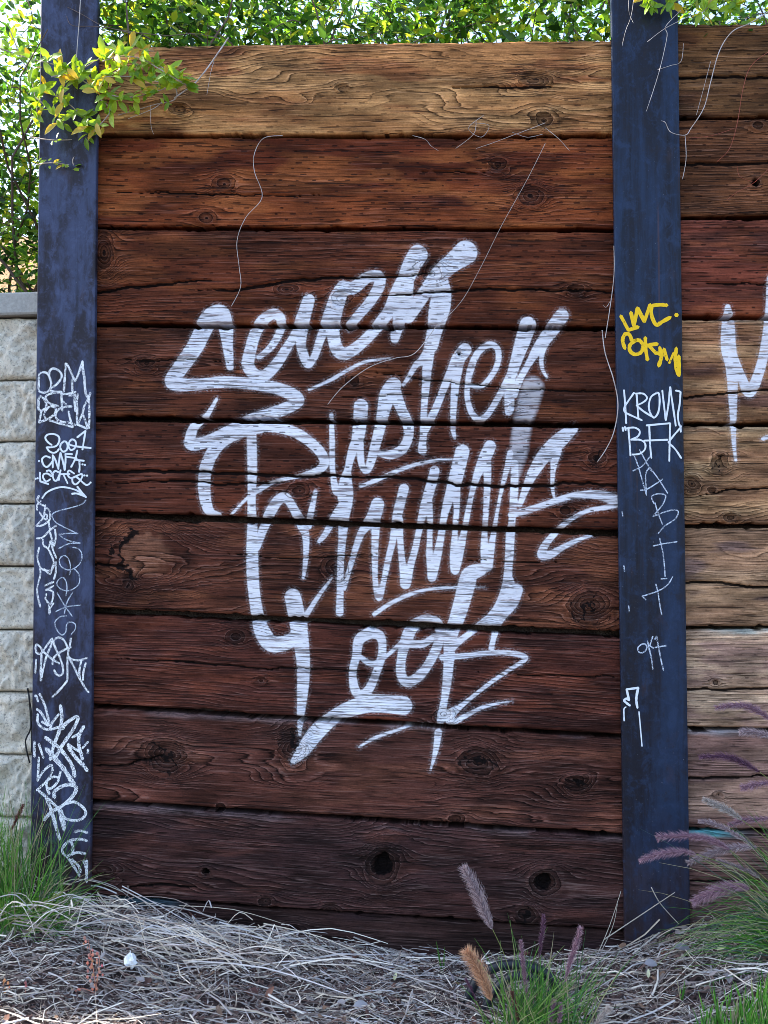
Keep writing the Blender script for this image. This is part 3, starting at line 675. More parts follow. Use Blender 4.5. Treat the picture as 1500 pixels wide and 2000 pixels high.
def ribbon(mb, pts, w, Y):
    q = catmull(pts, 5) if len(pts) > 2 else [np.array(p, float) for p in pts]
    n = len(q); rows = []
    nw = rng.random(n)*.3+.85
    for k in range(n):
        a = q[max(k-1, 0)]; b = q[min(k+1, n-1)]; t = b-a; L = math.hypot(t[0], t[1]) or 1
        nx_, ny_ = -t[1]/L, t[0]/L; ww = w*.5*nw[k]
        e = 1.0
        rows.append((mb.vert(px(q[k][0]-nx_*ww, q[k][1]-ny_*ww, Y)), mb.vert(px(q[k][0]+nx_*ww, q[k][1]+ny_*ww, Y))))
    for k in range(n-1): mb.face(rows[k][0], rows[k+1][0], rows[k+1][1], rows[k][1])
    for k, s_ in ((0, -1), (n-1, 1)):
        a = q[max(k-1, 0)]; b = q[min(k+1, n-1)]; t = b-a; L = math.hypot(t[0], t[1]) or 1
        tx, ty = t[0]/L*s_, t[1]/L*s_
        c = mb.vert(px(q[k][0]+tx*w*.5, q[k][1]+ty*w*.5, Y)); mb.face(rows[k][0], rows[k][1], c)
def scribble(root, name, mat, ox, oy, sc, w, strokes, label=None, dots=(), xlim=None):
    mb = MB(); lift = .0006
    for s_ in strokes:
        ww = w
        if isinstance(s_[-1], (int, float)): ww = s_[-1]; s_ = s_[:-1]
        pts = [(ox+a/sc, oy+b/sc) for a, b in s_]
        if root is POST_L: pts = [(min(max(a, 79-21*b/1700+4+ww*.5), 191-15*b/1700-4-ww*.5), b) for a, b in pts]
        else: pts = [(min(max(a, 1193+25*b/1700+4+ww*.5), 1324+23*b/1700-4-ww*.5), b) for a, b in pts]
        lift += .00006
        ribbon(mb, pts, ww, FY0-lift)
    for (a, b) in dots:
        x, y = ox+a/sc, oy+b/sc; r = w*.62
        i = [mb.vert(px(x+r*math.cos(k*math.pi/3), y+r*math.sin(k*math.pi/3), FY0-.0006)) for k in range(6)]; mb.face(*i)
    o = mb.build(name, mat); fl = FLANGE[root.name]; o.parent = fl; o.matrix_parent_inverse = Matrix.Translation(root.location).inverted() @ Matrix.Translation(root.location)
    if label: o['label'] = label
    return o
XLIM = (71, 175)
scribble(POST_L, 'chalk_scribble', M['chalk'], 50, 690, 10, 4.2, [
 [(200,540),(230,460),(280,390),(360,370),(430,400),(480,500),(500,600),(480,700),(420,750),(340,770),(260,730),(215,640),(200,540)],
 [(460,420),(470,350),(520,300),(600,310),(680,370),(705,450),(670,530),(590,620),(500,670)],
 [(745,750),(760,550),(785,200)],[(785,200),(830,250),(900,400),(960,540)],[(960,540),(1000,480),(1060,320),(1110,160)],[(1110,160),(1120,320),(1150,500),(1160,680),(1180,800),(1230,870),5],
 [(905,520),(915,740)],[(480,720),(560,750),(700,750)],[(680,755),(520,780),(420,820),(395,870),(430,950),(520,1000),(640,1030)],
 [(700,760),(705,940),(715,1120)],[(720,800),(830,790),(980,760)],[(850,830),(910,820)],[(720,940),(790,1000)],[(720,1060),(820,1040),(900,1040)],
 [(960,770),(955,950),(975,1130)],[(1020,800),(1000,950),(1010,1150),(1000,1300),(1015,1400)],[(1015,1390),(1110,1180),(1150,1020),(1230,880),(1265,770)],
 [(1110,1180),(1160,1300),(1210,1450)],[(1240,900),(1245,1200),(1240,1460)],[(1200,1470),(1030,1400)],
 [(300,840),(230,880),(190,980),(220,1080),(300,1120),(390,1070),(400,980),(360,890),(300,840)],
 [(310,1120),(290,1230),(265,1350)],[(265,1350),(440,1280),(560,1190),(590,1100),(540,1040),(450,1050),(370,1150)],[(355,1190),(390,1270)],
 [(620,1120),(590,1180),(600,1270),(680,1330),(860,1360),(970,1400)],[(840,1140),(870,1280),(920,1440)],[(920,1440),(700,1380),(470,1310)],[(620,1110),(720,1060)]],
 'white chalk letters at the top of the post scribbles', xlim=XLIM)
scribble(POST_L, 'chalk_scribble', M['marker'], 50, 830, 10, 3.6, [
 [(510,390),(430,330),(385,250),(430,190),(540,175),(640,220),(660,300),(620,390),(540,430),(410,440)],[(410,440),(460,510),(540,545),(610,520),(650,470)],
 [(750,320),(690,370),(680,450),(730,520),(800,490),(820,400),(790,330),(750,320)],[(900,280),(850,340),(840,430),(890,490),(960,450),(985,370),(960,300),(900,280)],
 [(1010,240),(1170,115)],[(1170,115),(1140,300),(1110,480)],[(870,390),(1000,420),(1280,450)],
 [(480,640),(400,610),(340,640),(320,690),(350,780),(410,820),(470,780),(540,690)],
 [(530,830),(530,590)],[(530,590),(580,680),(640,860)],[(640,860),(650,740),(680,540)],[(680,540),(720,680),(765,880)],[(765,880),(780,700),(780,560)],[(780,565),(910,570)],
 [(790,620),(1000,650)],[(1010,500),(970,660),(890,820)],[(970,680),(1140,700)],[(1050,700),(1055,820),(1045,920)],
 [(280,930),(285,1100)],[(285,1100),(445,1155)],[(410,900),(470,890),(520,960),(530,1010)],[(500,1000),(430,950),(360,960),(340,1020),(390,1100),(440,1090),(480,1060)],
 [(640,920),(570,900),(530,980),(560,1080),(610,1080),(650,1000),(685,880)],[(650,1080),(670,960)],[(680,960),(860,960)],[(740,970),(820,1140)],
 [(950,950),(850,890),(820,950),(850,1020),(920,1030),(1080,960),(1110,1000),(1060,1090),(980,1160),(920,1120),(910,1040)],[(980,1000),(1080,1090),(1180,1170),(1250,1150)],
 [(325,1430),(400,1330),(520,1260),(680,1215),(820,1225),(980,1270),(1100,1340),(1180,1410)],[(1010,1205),(1100,1320),(1180,1410)],[(905,1345),(1010,1340),(1170,1400)]],
 'neat white marker numbers and letters with a curved arrow below', dots=[(262,705),(1112,770),(1158,780),(195,1050),(235,1040),(1150,985),(1200,990),(1268,1125)], xlim=XLIM)
scribble(POST_L, 'chalk_scribble', M['chalk'], 50, 950, 7.14, 3.6, [
 [(100,165),(180,230),(280,280)],[(185,130),(160,180)],[(210,205),(160,260),(105,330)],[(275,260),(260,380),(245,440),(165,530),(160,550),(240,540),(330,470),(340,380),(320,320),(280,300)],
 [(195,360),(240,430),(290,460),(300,400),(260,390)],[(320,480),(340,610)],[(430,545),(340,610),(240,710),(110,725)],[(410,600),(420,720),(395,830)],[(395,830),(340,640)],
 [(240,740),(250,820),(320,880),(390,1040),(380,1100),(340,1220),(260,1150)],[(350,760),(320,860)],[(360,760),(380,880),(430,1000)],
 [(190,850),(165,980),(185,1080),(240,1160),(360,1165),(420,1050),(420,1200),(395,1290)],[(200,1130),(205,1240),(160,1450),(205,1680)],
 [(270,1385),(390,1330)],[(285,1445),(390,1385)],[(310,1440),(380,1470),(380,1560),(340,1640),(280,1570),(290,1500)],[(330,1640),(335,1770),5],[(390,1630),(340,1700)]], 'white chalk scrawl running down the left edge', xlim=XLIM)
scribble(POST_L, 'chalk_scribble', M['scratch'], 50, 950, 7.14, 2.2, [
 [(840,190),(780,250),(620,300),(460,340),(380,380),(370,420),(420,500),(560,580),(730,660)],[(730,660),(600,655),(465,670)],[(465,670),(540,730),(650,770),(760,790)],[(760,790),(600,800),(465,865)],
 [(660,850),(740,870),(785,950),(770,1050),(700,1130),(600,1165),(500,1120),(470,1040),(500,980),(560,970),(610,1040),(625,1150),(610,1235)],
 [(680,1150),(740,1220),(755,1310),(720,1390),(600,1455),(490,1430),(435,1360),(470,1290),(530,1275),(570,1350),(575,1450),(560,1525)],
 [(440,1485),(550,1670),(650,1810)],[(660,1470),(580,1610),(540,1770)],[(420,1745),(570,1680),(770,1655)],
 [(570,1805),(480,1820),(410,1890),(430,1990),(500,2070),(560,2030),(570,1930),(620,1890),(690,1920),(690,1990),(640,2060)]], 'thin faint looping script', xlim=XLIM)
scribble(POST_L, 'chalk_scribble', M['chalk'], 50, 1220, 10, 4.0, [
 [(660,760),(500,660),(340,520),(290,440),(220,390),(180,430),(210,540),(270,570),(330,530),(440,370),(520,270)],[(520,270),(500,400),(430,560),(380,720),(330,930),(300,1090)],[(300,1090),(295,900),(310,590)],[(205,685),(190,940)],
 [(540,320),(600,265),(680,255),(760,320),(810,430),(830,560),(815,700),(815,1050),(770,1150),(650,1290),(525,1410)],[(540,330),(580,450),(650,600),(700,730),(730,850),(720,960),(650,995),(590,950),(560,890)],
 [(525,770),(550,650),(630,570),(760,490),(880,440)],[(885,270),(870,370),(830,560),(860,650),(960,690),(1080,690),(1195,650)],[(870,680),(950,840),(1050,1040),(1160,1230),(1265,1320)],[(1085,720),(1050,900),(1060,1060)],[(1175,750),(1130,920),(1120,1080)]], 'crossed white chalk flourish', xlim=XLIM)
scribble(POST_L, 'chalk_scribble', M['chalk'], 50, 1340, 9.09, 4.6, [
 [(140,175),(190,180),(220,270)],[(250,140),(340,340),(390,520),(440,740)],[(440,740),(480,640),(590,500)],[(200,410),(280,480),(390,680)],[(200,610),(250,700),(340,760),(440,770),(580,730)],[(215,500),(210,640)],[(290,630),(400,700)],
 [(620,350),(640,520),(625,700),(560,900),(500,1050),(440,1300),6.5],[(650,760),(720,660),(880,550),(930,580),(850,760),(720,950),(620,1100),(540,1240),(480,1240),6.5],[(350,910),(470,1000),(600,1100),(760,1300),(840,1450),(870,1600),7],
 [(370,1120),(450,1200),(560,1330),(700,1500),(850,1740),9],[(830,910),(960,830),(1030,720)],[(1030,720),(950,880),(950,1080),(1010,1290),6.5],[(1010,1200),(900,1130),(760,1040)],[(760,1040),(790,1130),(900,1280),(1020,1400),(1130,1500),7],
 [(1010,1100),(1150,990)],[(1150,1130),(1120,1200),(1160,1190)],[(120,990),(145,1250)],[(235,1030),(315,1270)],[(235,1270),(215,1680)],[(215,1680),(300,1530),(430,1410),(480,1440),(460,1550),(380,1680),(200,1850)],
 [(470,1620),(390,1680),(370,1780),(440,1820),(540,1740),(590,1640),(520,1610),(470,1620)],[(620,1520),(590,1640)]], 'thick tangled white chalk strokes', xlim=XLIM)
scribble(POST_L, 'chalk_scribble', M['chalk'], 50, 1480, 8, 5.2, [
 [(330,480),(370,560)],[(450,620),(450,530),(560,450),(680,420),(780,450),(780,530),(700,640),(560,760),(400,850),(290,970),7],[(210,520),(330,620),(480,760)],[(320,620),(400,820),(470,1060),(530,1270),6.5],
 [(480,760),(560,900),(610,1040),(600,1130)],[(600,1130),(550,960),(530,830)],[(640,720),(760,690),(880,760),(940,850),(900,940),(800,980),(690,970),(600,930),(560,820)],[(770,1160),(850,1140),(1020,1170)],[(700,1290),(850,1270),(1000,1300)],
 [(700,1290),(620,1350),(570,1450),(640,1540),(720,1490),(740,1390),(700,1290)],[(720,1510),(800,1480),(930,1500)],[(650,1550),(750,1690),(840,1840)],[(720,1590),(820,1680),(860,1780)],[(910,1610),(950,1750),(980,1940)],[(1000,1610),(1010,1720),(1020,1830)]], 'white chalk loops and bars near the foot of the post', xlim=XLIM)
XR_ = (1212, 1327)
scribble(POST_R, 'marker_scrawl', M['yellow'], 1200, 580, 5.88, 7.2, [
 [(75,220),(160,380)],[(160,380),(270,345)],[(190,180),(225,330)],[(225,330),(265,130)],[(265,130),(345,280)],[(345,280),(410,90)],[(600,95),(520,90),(430,110),(430,220),(480,320),(540,290),(640,235)],
 [(120,590),(95,500),(120,430),(170,430),(200,500)],[(240,500),(180,550),(180,620),(240,660),(310,630),(330,560),(290,500),(240,500)],[(355,470),(360,600),(380,720)],[(490,540),(400,550)],[(390,550),(480,650)],
 [(510,790),(540,680),(520,580)],[(490,640),(550,670)],[(570,600),(605,720)],[(630,760),(680,640),4],[(710,590),(700,720),(720,850),(765,900)],[(765,900),(800,800),(790,720),(755,680)]],
 'two lines of dripping yellow marker capitals', dots=[(713,207)], xlim=XR_)
scribble(POST_R, 'marker_scrawl', M['marker'], 1200, 580, 5.88, 3.5, [
 [(110,1070),(125,1250),(135,1450)],[(225,1100),(130,1240),(110,1300),(150,1340),(315,1415)],[(255,1110),(265,1250),(275,1390)],[(240,1110),(330,1110),(375,1160),(330,1210),(255,1245)],[(255,1245),(330,1310),(450,1385)],
 [(490,1100),(420,1150),(395,1260),(420,1350),(460,1385),(505,1320),(520,1200),(510,1110),(480,1100)],[(550,1075),(570,1250),(590,1415)],[(590,1415),(620,1240),(640,1035)],[(640,1035),(670,1240),(705,1480)],
 [(705,1075),(780,1090),(815,1130),(750,1230),(730,1350),(740,1450),(790,1490),(815,1480)],[(790,1490),(800,1550)],[(95,1500),(100,1540)],[(120,1490),(130,1530)],[(160,1500),(172,1650),(185,1820)],
 [(130,1510),(230,1500),(290,1540),(270,1600),(190,1640)],[(190,1640),(290,1640),(350,1680),(350,1750),(290,1800),(210,1810)],[(370,1475),(640,1450)],[(640,1450),(635,1650),(630,1885)],[(400,1480),(410,1700),(425,1850)],[(340,1650),(610,1640)],[(765,1500),(690,1580),(620,1670)],[(620,1670),(700,1750),(800,1850)]],
 'thin white marker capitals in two rows', xlim=XR_)
scribble(POST_R, 'scratched_word', M['scratch'], 1200, 870, 6.06, 2.4, [
 [(230,110),(280,240),(320,380),(380,590)],[(220,300),(320,250),(400,160),(430,110)],[(300,50),(340,130),(440,310)],[(415,260),(370,350),(380,580)],[(420,260),(530,410),(630,565)],[(310,530),(400,510),(570,400)],
 [(470,690),(440,610),(500,575),(590,580),(605,620),(570,700),(490,800),(460,840)],[(460,840),(560,800),(680,765),(755,780),(720,870),(600,950),(520,1040)],[(480,680),(520,810),(570,935)],[(535,1100),(570,1250),(590,1400),(600,1550)],
 [(460,1190),(570,1165),(740,1140)],[(550,1580),(620,1575)],[(690,1550),(630,1650),(510,1725),(330,1785)],[(330,1785),(375,1830)],[(490,1640),(515,1740),(540,1900),(560,2000)],[(90,780),(100,835)],[(112,1425),(120,1490)],[(168,1900),(175,1970)]], 'faint pale scratched letters running down', xlim=(1217, 1328))
scribble(POST_R, 'scratched_word', M['scratch'], 1200, 1180, 6.67, 2.6, [
 [(360,520),(310,560),(310,610),(350,635),(400,610),(425,560),(400,520),(360,520)],[(430,480),(455,590),(480,700),(500,845)],[(500,420),(460,540)],[(460,540),(510,575)],[(525,460),(550,420)],[(550,420),(575,560),(610,740),(640,860)],[(530,565),(675,540)]], 'small faint scratched initials', xlim=(1217, 1328))
scribble(POST_R, 'marker_scrawl', M['marker'], 1200, 1180, 6.67, 4.6, [
 [(200,1320),(120,1260),(160,1230),(190,1250)],[(190,1250),(160,1110)],[(160,1110),(310,1090)],[(310,1090),(285,1230),(300,1350)],[(150,1340),(115,1370),(112,1480),(125,1520),2.5],[(320,1400),(340,1620),(360,1850),2.5]], 'small white angular mark with a thin line below', xlim=(1219, 1328))

# ------------------------------------------------------------------ concrete block wall at the left
def block_mesh(w, h, seed, depth=.28):
    nx, nz = 64, 32; rough = .012
    u = np.linspace(0, 1, nx); v = np.linspace(0, 1, nz); U, V = np.meshgrid(u, v)
    X = U*w; Z = V*h
    e = np.minimum(np.minimum(X, w-X), np.minimum(Z, h-Z))
    rnd = np.where(e < .018, (1-np.sqrt(np.clip(1-((.018-e)/.018)**2, 0, 1)))*.016, 0)
    Yf = rnd-(fbm(X*16+seed*7, Z*16+seed, 4)-.5)*rough*4.6*sstep(0, .03, e)-(fbm(X*48+seed, Z*48, 3)-.5)*.020
    co = np.stack([X, Yf, Z], -1).reshape(-1, 3)
    i = np.arange(nx*nz).reshape(nz, nx)
    f = np.stack([i[:-1, :-1], i[:-1, 1:], i[1:, 1:], i[1:, :-1]], -1).reshape(-1, 4).tolist()
    loop = np.concatenate([i[0, :], i[1:, -1], i[-1, -2::-1], i[-2:0:-1, 0]]).tolist()
    bk_ = co[loop].copy(); bk_[:, 1] = depth; b0 = len(co); n = len(loop)
    for k in range(n): f.append([loop[(k+1) % n], loop[k], b0+k, b0+(k+1) % n])
    f.append(list(range(b0, b0+n)))
    me = bpy.data.meshes.new('concrete_block'); me.from_pydata(np.concatenate([co, bk_]).tolist(), [], f)
    me.polygons.foreach_set('use_smooth', [k < (nx-1)*(nz-1) for k in range(len(me.polygons))]); me.materials.append(M['concrete']); return me
BW = empty('concrete_block_wall', (XL-.9, .05, 0)); tag(BW, 'low wall of pale grey split-face concrete blocks left of the post', 'wall')
cy = [618, 740.5, 861.5, 983.5, 1106, 1231, 1353, 1476, 1599, 1722, 1846, 1970]
xr = px(112, 1000, .05).x
variants = [block_mesh(.4, .186, s) for s in (1.3, 4.7, 8.2, 12.9)]
for r_ in range(len(cy)-1):
    zt = px(30, cy[r_], .04).z-.0025; zb = px(30, cy[r_+1], .04).z+.0025
    x = xr-.4; first = .6 if r_ % 2 else 1.0
    if first < 1: x = xr-.24
    for k in range(7):
        o = bpy.data.objects.new('concrete_block', variants[(r_*3+k*2+r_//2) % 4]); COL.objects.link(o)
        o.location = (x+.002, .045+random.uniform(-.003, .004), zb); o.scale = (.99*(first if k == 0 else 1), 1, (zt-zb)/.186); adopt(o, BW); x -= .4
zt = px(30, 571, .03).z; zb = px(30, 615, .03).z
for k in range(5):
    mb = MB(); x1 = xr-.6*k; n = 20
    pr = [(.0, .030), (.0, .36), (1, .36), (1, .030)]
    a0, a1 = x1-.597, x1-.003
    rows = []
    for j in range(n+1):
        xx = a0+(a1-a0)*j/n; w_ = float((fbm(np.array([xx*20]), np.array([k*3.]), 3)[0]-.5)*.006)
        rows.append([mb.vert(p) for p in ((xx, .024+w_, zb), (xx, .020+w_, zb+.006), (xx, .021+w_, zt-.007), (xx, .030+w_, zt), (xx, .36, zt), (xx, .36, zb))])
    for j in range(n):
        for q in range(6): mb.face(rows[j][q], rows[j+1][q], rows[j+1][(q+1) % 6], rows[j][(q+1) % 6])
    mb.face(*rows[0]); mb.face(*rows[-1][::-1])
    adopt(mb.build('cap_stone', M['cap']), BW)

# ------------------------------------------------------------------ leaves
def leaf_verts(L, Wd, curl=.15, fold=.25):
    """leaf along +X, folded on the midrib"""
    st_ = [(0, .04), (.18, .62), (.42, 1.0), (.68, .86), (.88, .45), (1.0, .03)]
    V = []; F = []
    for a, b in st_:
        z = -curl*L*a*a; w = b*Wd*.5
        V += [(a*L, -w, z+fold*w), (a*L, 0, z), (a*L, w, z+fold*w)]
    for k in range(len(st_)-1):
        i = k*3; F += [(i, i+3, i+4, i+1), (i+1, i+4, i+5, i+2)]
    return V, F
def leaf_mesh(name, L, Wd, mat, curl=.15, fold=.3):
    V, F = leaf_verts(L, Wd, curl, fold); me = bpy.data.meshes.new(name); me.from_pydata(V, [], F)
    me.polygons.foreach_set('use_smooth', [True]*len(F)); me.materials.append(mat); return me
def leaf_mass(name, parent, P3, mat, size=(.022, .042), cols=None, seed=0):
    """many joined leaves at points P3 (n,3): 4 triangles each"""
    r = np.random.default_rng(seed); n = len(P3)
    L = r.uniform(size[0], size[1], n); Wd = L*r.uniform(.36, .5, n)
    ax = r.normal(size=(n, 3)); ax[:, 2] = ax[:, 2]*.6+.25; ax /= np.linalg.norm(ax, axis=1)[:, None]
    up = r.normal(size=(n, 3))*.75+np.array((0, -.35, .8)); sd_ = np.cross(ax, up); sd_ /= np.linalg.norm(sd_, axis=1)[:, None]+1e-9
    nm = np.cross(sd_, ax)
    def at(a, b, c): return P3+ax*(a*L)[:, None]+sd_*(b*Wd)[:, None]+nm*(c*Wd)[:, None]
    V = np.stack([at(0, 0, 0), at(.35, -.5, .14), at(.35, .5, .14), at(.45, 0, 0), at(.74, -.36, .06), at(.74, .36, .06), at(1, 0, -.15)], 1).reshape(-1, 3)
    b = (np.arange(n)*7)[:, None]
    tri = np.array([[0, 1, 3], [0, 3, 2], [1, 4, 3], [3, 5, 2], [4, 6, 3], [3, 6, 5]])
    F = (b[:, None, :]+tri[None]).reshape(-1, 3)
    me = bpy.data.meshes.new(name); me.vertices.add(len(V)); me.vertices.foreach_set('co', V.astype(np.float32).ravel())
    me.loops.add(F.size); me.loops.foreach_set('vertex_index', F.astype(np.int32).ravel())
    me.polygons.add(len(F)); me.polygons.foreach_set('loop_start', (np.arange(len(F))*3).astype(np.int32)); me.update(calc_edges=True)
    a = me.color_attributes.new('tint', 'FLOAT_COLOR', 'POINT')
    pal = np.array(cols); pick = r.integers(0, len(pal), n); c = np.minimum(pal[pick]*r.uniform(.8, 1.75, (n, 1)), .7)
    arr = np.ones((n, 7, 4), np.float32); arr[:, :, :3] = c[:, None, :]; a.data.foreach_set('color', arr.ravel())
    me.materials.append(mat)
    o = bpy.data.objects.new(name, me); COL.objects.link(o); adopt(o, parent); o['kind'] = 'stuff'; return o
HC = [(.018, .055, .012), (.025, .07, .014), (.045, .13, .016), (.070, .18, .020), (.11, .25, .022), (.16, .31, .030), (.22, .34, .03), (.05, .14, .03), (.30, .33, .03)]
def clumps(r, n, cen, spread, lo, hi):
    c = cen[r.integers(0, len(cen), n)]; p = c+r.normal(size=(n, 3))*spread
    k = np.all((p > lo) & (p < hi), 1); return p[k]
def hedge(label, x0, x1, y0, y1, z0, z1, ncl, nl, seed, stems=30, size=(.022, .044)):
    r = np.random.default_rng(seed)
    root = empty('hedge', ((x0+x1)/2, (y0+y1)/2, z0)); tag(root, label, 'hedge', 'hedges growing above the wall')
    lo = np.array((x0, y0, z0)); hi = np.array((x1, y1, z1))
    cen = r.uniform(lo, hi, (ncl, 3))
    leaf_mass('foliage', root, clumps(r, nl, cen, np.array((.07, .07, .06)), lo-.05, hi+.05), M['hedge'], size=size, cols=HC, seed=seed)
    mb = MB()
    for k in range(stems):
        a = Vector((r.uniform(x0, x1), r.uniform(y0+.05, y1), z0-.1)); pts = [a]; d = Vector((r.normal()*.5, r.normal()*.4, 1)).normalized()
        for q in range(7):
            d = (d+Vector((r.normal()*.35, r.normal()*.35, .1))).normalized(); pts.append(pts[-1]+d*(z1-z0)/6)
        mb.tube(pts, list(np.linspace(.006, .0015, 8)), 5)
    for k in range(stems*4):
        a = Vector(cen[r.integers(0, ncl)]); pts = [a]; d = Vector((r.normal(), r.normal()*.7, r.normal()*.5)).normalized()
        for q in range(4): d = (d+Vector((r.normal()*.4, r.normal()*.4, r.normal()*.4))).normalized(); pts.append(pts[-1]+d*.05)
        mb.tube(pts, list(np.linspace(.0028, .001, 5)), 4)
    adopt(mb.build('stems', M['bark']), root)
    return root
hedge('dense sunlit green hedge along the top of the middle bay', XL+.08, XR-.02, .10, .62, ZT-.06, ZT+.50, 300, 11500, 11, stems=46, size=(.024, .056))
hedge('sparse leafy hedge above the right end of the timber wall', XR+.02, XR+1.1, .06, .60, ZT-.02, ZT+.5, 180, 6500, 12, stems=20)
hedge('loose green shrub with sky showing through, above the block wall', XL-2.6, XL+.05, .16, .80, ZB+.10, ZT+.52, 700, 26000, 13, stems=60, size=(.026, .052))

# the vine that hangs over the left post: every leaf is its own part
VINE = empty('climbing_vine', tuple(px(60, 60, -.06))); tag(VINE, 'leafy green vine with yellow leaves hanging over the left post and the top plank', 'vine')
LV = [leaf_mesh('leaf', .048, .021, M['leaf_g'], .22), leaf_mesh('leaf', .038, .018, M['leaf_g'], .1), leaf_mesh('leaf', .030, .014, M['leaf_g'], .15), leaf_mesh('leaf', .052, .020, M['leaf_y'], .25), leaf_mesh('leaf', .040, .016, M['leaf_y'], .15)]
def add_leaf(root, me, p, d, roll, sc=1.0, part=None):
    o = bpy.data.objects.new('leaf', me); COL.objects.link(o)
    d = Vector(d).normalized(); y = Vector((0, -1, .35)).cross(d); y = y.normalized() if y.length > 1e-4 else Vector((0, 0, 1)); z = d.cross(y)
    m = Matrix((d, y, z)).transposed().to_4x4() @ Matrix.Rotation(roll, 4, 'X')
    o.parent = part or root; o.matrix_parent_inverse = Matrix.Identity(4) if part else Matrix.Translation(root.location).inverted(); o.matrix_basis = Matrix.Translation(p) @ m @ Matrix.Scale(sc, 4)
    return o
vine_runs = [  # photo pixels of each shoot, depth, how many leaf rosettes
 ([(0,95),(60,115),(110,128),(150,150),(190,160)], -.075, 6),
 ([(100,150),(150,140),(200,112),(250,98),(300,100)], -.09, 7),
 ([(190,160),(240,135),(300,125),(340,150),(372,172)], -.10, 8),
 ([(150,150),(200,180),(250,190),(300,180),(345,165)], -.085, 8),
 ([(80,170),(130,200),(160,225),(190,245)], -.07, 6),
 ([(190,190),(215,215),(190,250),(170,270)], -.065, 4),
 ([(70,190),(110,225),(125,240)], -.06, 4),
 ([(190,250),(165,285),(142,312),(152,335),(160,355),(150,378)], -.045, 1),
 ([(72,322),(100,318),(135,322)], -.04, 3),
 ([(60,268),(110,274),(175,270)], -.042, 1),
 ([(330,140),(345,190),(300,205),(230,225)], -.06, 3),
 ([(200,120),(235,110),(275,115),(320,140),(360,165)], -.12, 7),
 ([(20,60),(40,110),(60,150),(70,200),(75,240)], -.05, 6),
 ([(200,150),(260,150),(310,160)], -.11, 5),
]
rv = np.random.default_rng(5); SHOOTS = []
for pts, dep, nr in vine_runs:
    q = catmull(pts, 6); P3 = [px(a[0], a[1], dep+.02*math.sin(a[0]*.05)) for a in q]
    mbv = MB(); mbv.tube(P3, list(np.linspace(.0022, .0012, len(P3))), 5); sh = adopt(mbv.build('shoot', M['twig']), VINE); SHOOTS.append((P3, sh))
    for k in range(nr):
        t = (k+.6)/nr if nr > 2 else .5+.3*k
        i = min(int(t*(len(P3)-1)), len(P3)-1); base = P3[i]
        for j in range(int(rv.integers(5, 9)) if nr > 3 else 4):
            an = rv.uniform(0, 2*math.pi); d = Vector((math.cos(an), rv.uniform(-.7, .25), math.sin(an)*.8+.15))
            yl = rv.random() < .10
            me = LV[3+int(rv.integers(0, 2))] if yl else LV[int(rv.integers(0, 3))]
            small = .55 if nr <= 3 else 1
            add_leaf(VINE, me, base+Vector((rv.normal()*.006, rv.normal()*.006, rv.normal()*.006)), d, rv.uniform(-.8, .8), rv.uniform(.75, 1.15)*small, sh)
for (a, b, dx, dz) in [(118,140,.35,-1),(131,134,.9,-.8),(125,172,-.2,-1),(160,178,1,-.1),(124,200,-.5,-1),(112,240,-.8,-.7),(170,248,-.9,-.4),(188,240,.3,-1),(262,60,-.1,-1)]:
    add_leaf(VINE, LV[3], px(a, b, -.10), (dx, -.35, dz), rv.uniform(-.4, .4), 1.0, SHOOTS[0][1])
SPR = empty('hedge_sprig', tuple(px(1290, 10, -.05))); tag(SPR, 'small green sprig drooping over the top of the right post', 'sprig')
mbs = MB()
for pts in ([(1260,-30),(1265,0),(1275,14)], [(1400,-30),(1385,10),(1370,25)], [(1330,-40),(1315,0),(1300,12)], [(1450,-30),(1440,0),(1428,15)]):
    P3 = [px(a[0], a[1], -.06) for a in catmull(pts, 4)]; mbs.tube(P3, .0014, 5)
    for i in range(3, len(P3)):
        for j in range(3):
            an = rv.uniform(0, 2*math.pi); add_leaf(SPR, LV[3] if rv.random() < .12 else LV[int(rv.integers(0, 3))], P3[i], (math.cos(an), rv.uniform(-.6, .2), math.sin(an)-.1), rv.uniform(-.8, .8), rv.uniform(.7, 1))
adopt(mbs.build('sprig_stem', M['twig']), SPR)

# ------------------------------------------------------------------ loose twigs and tendrils on the wall
def twig(name, label, runs, mat, dep=-.018, cat='twig', group='dry tendrils hanging on the wall'):
    mb = MB()
    for pts, r0, r1 in runs:
        q = catmull(pts, 6); P3 = [px(a[0], a[1], dep+(.006*math.sin(k*.9))) for k, a in enumerate(q)]
        mb.tube(P3, list(np.linspace(r0, r1, len(P3))), 5)
    o = mb.build(name, mat, None, False, True); tag(o, label, cat, group); return o
G2 = 'bare twigs over the posts'
twig('dry_tendril', 'pale wavy tendril hanging down the second plank to the top of the first letter', [([(552,265),(515,270),(497,300),(497,335),(512,385),(480,425),(463,470),(467,520),(470,560),(452,598)], .0011, .0009)], M['tendril'])
twig('dry_tendril', 'long thin straight tendril slanting from the top plank down behind the upper lettering', [([(1065,280),(1030,350),(980,440),(940,520),(900,590),(850,640)], .0007, .0006), ([(850,640),(810,690),(770,700),(720,718),(670,755),(640,790)], .0013, .001)], M['tendril'])
twig('dry_tendril', 'forked pale stem along the left edge of the right post', [([(1199,480),(1199,540),(1190,610),(1182,660)], .0009, .0013), ([(1176,645),(1182,690),(1198,740),(1207,790),(1200,840),(1185,875),(1166,903)], .0016, .0013), ([(1192,588),(1184,600),(1178,596)], .0008, .0006)], M['tendril'], -.046)
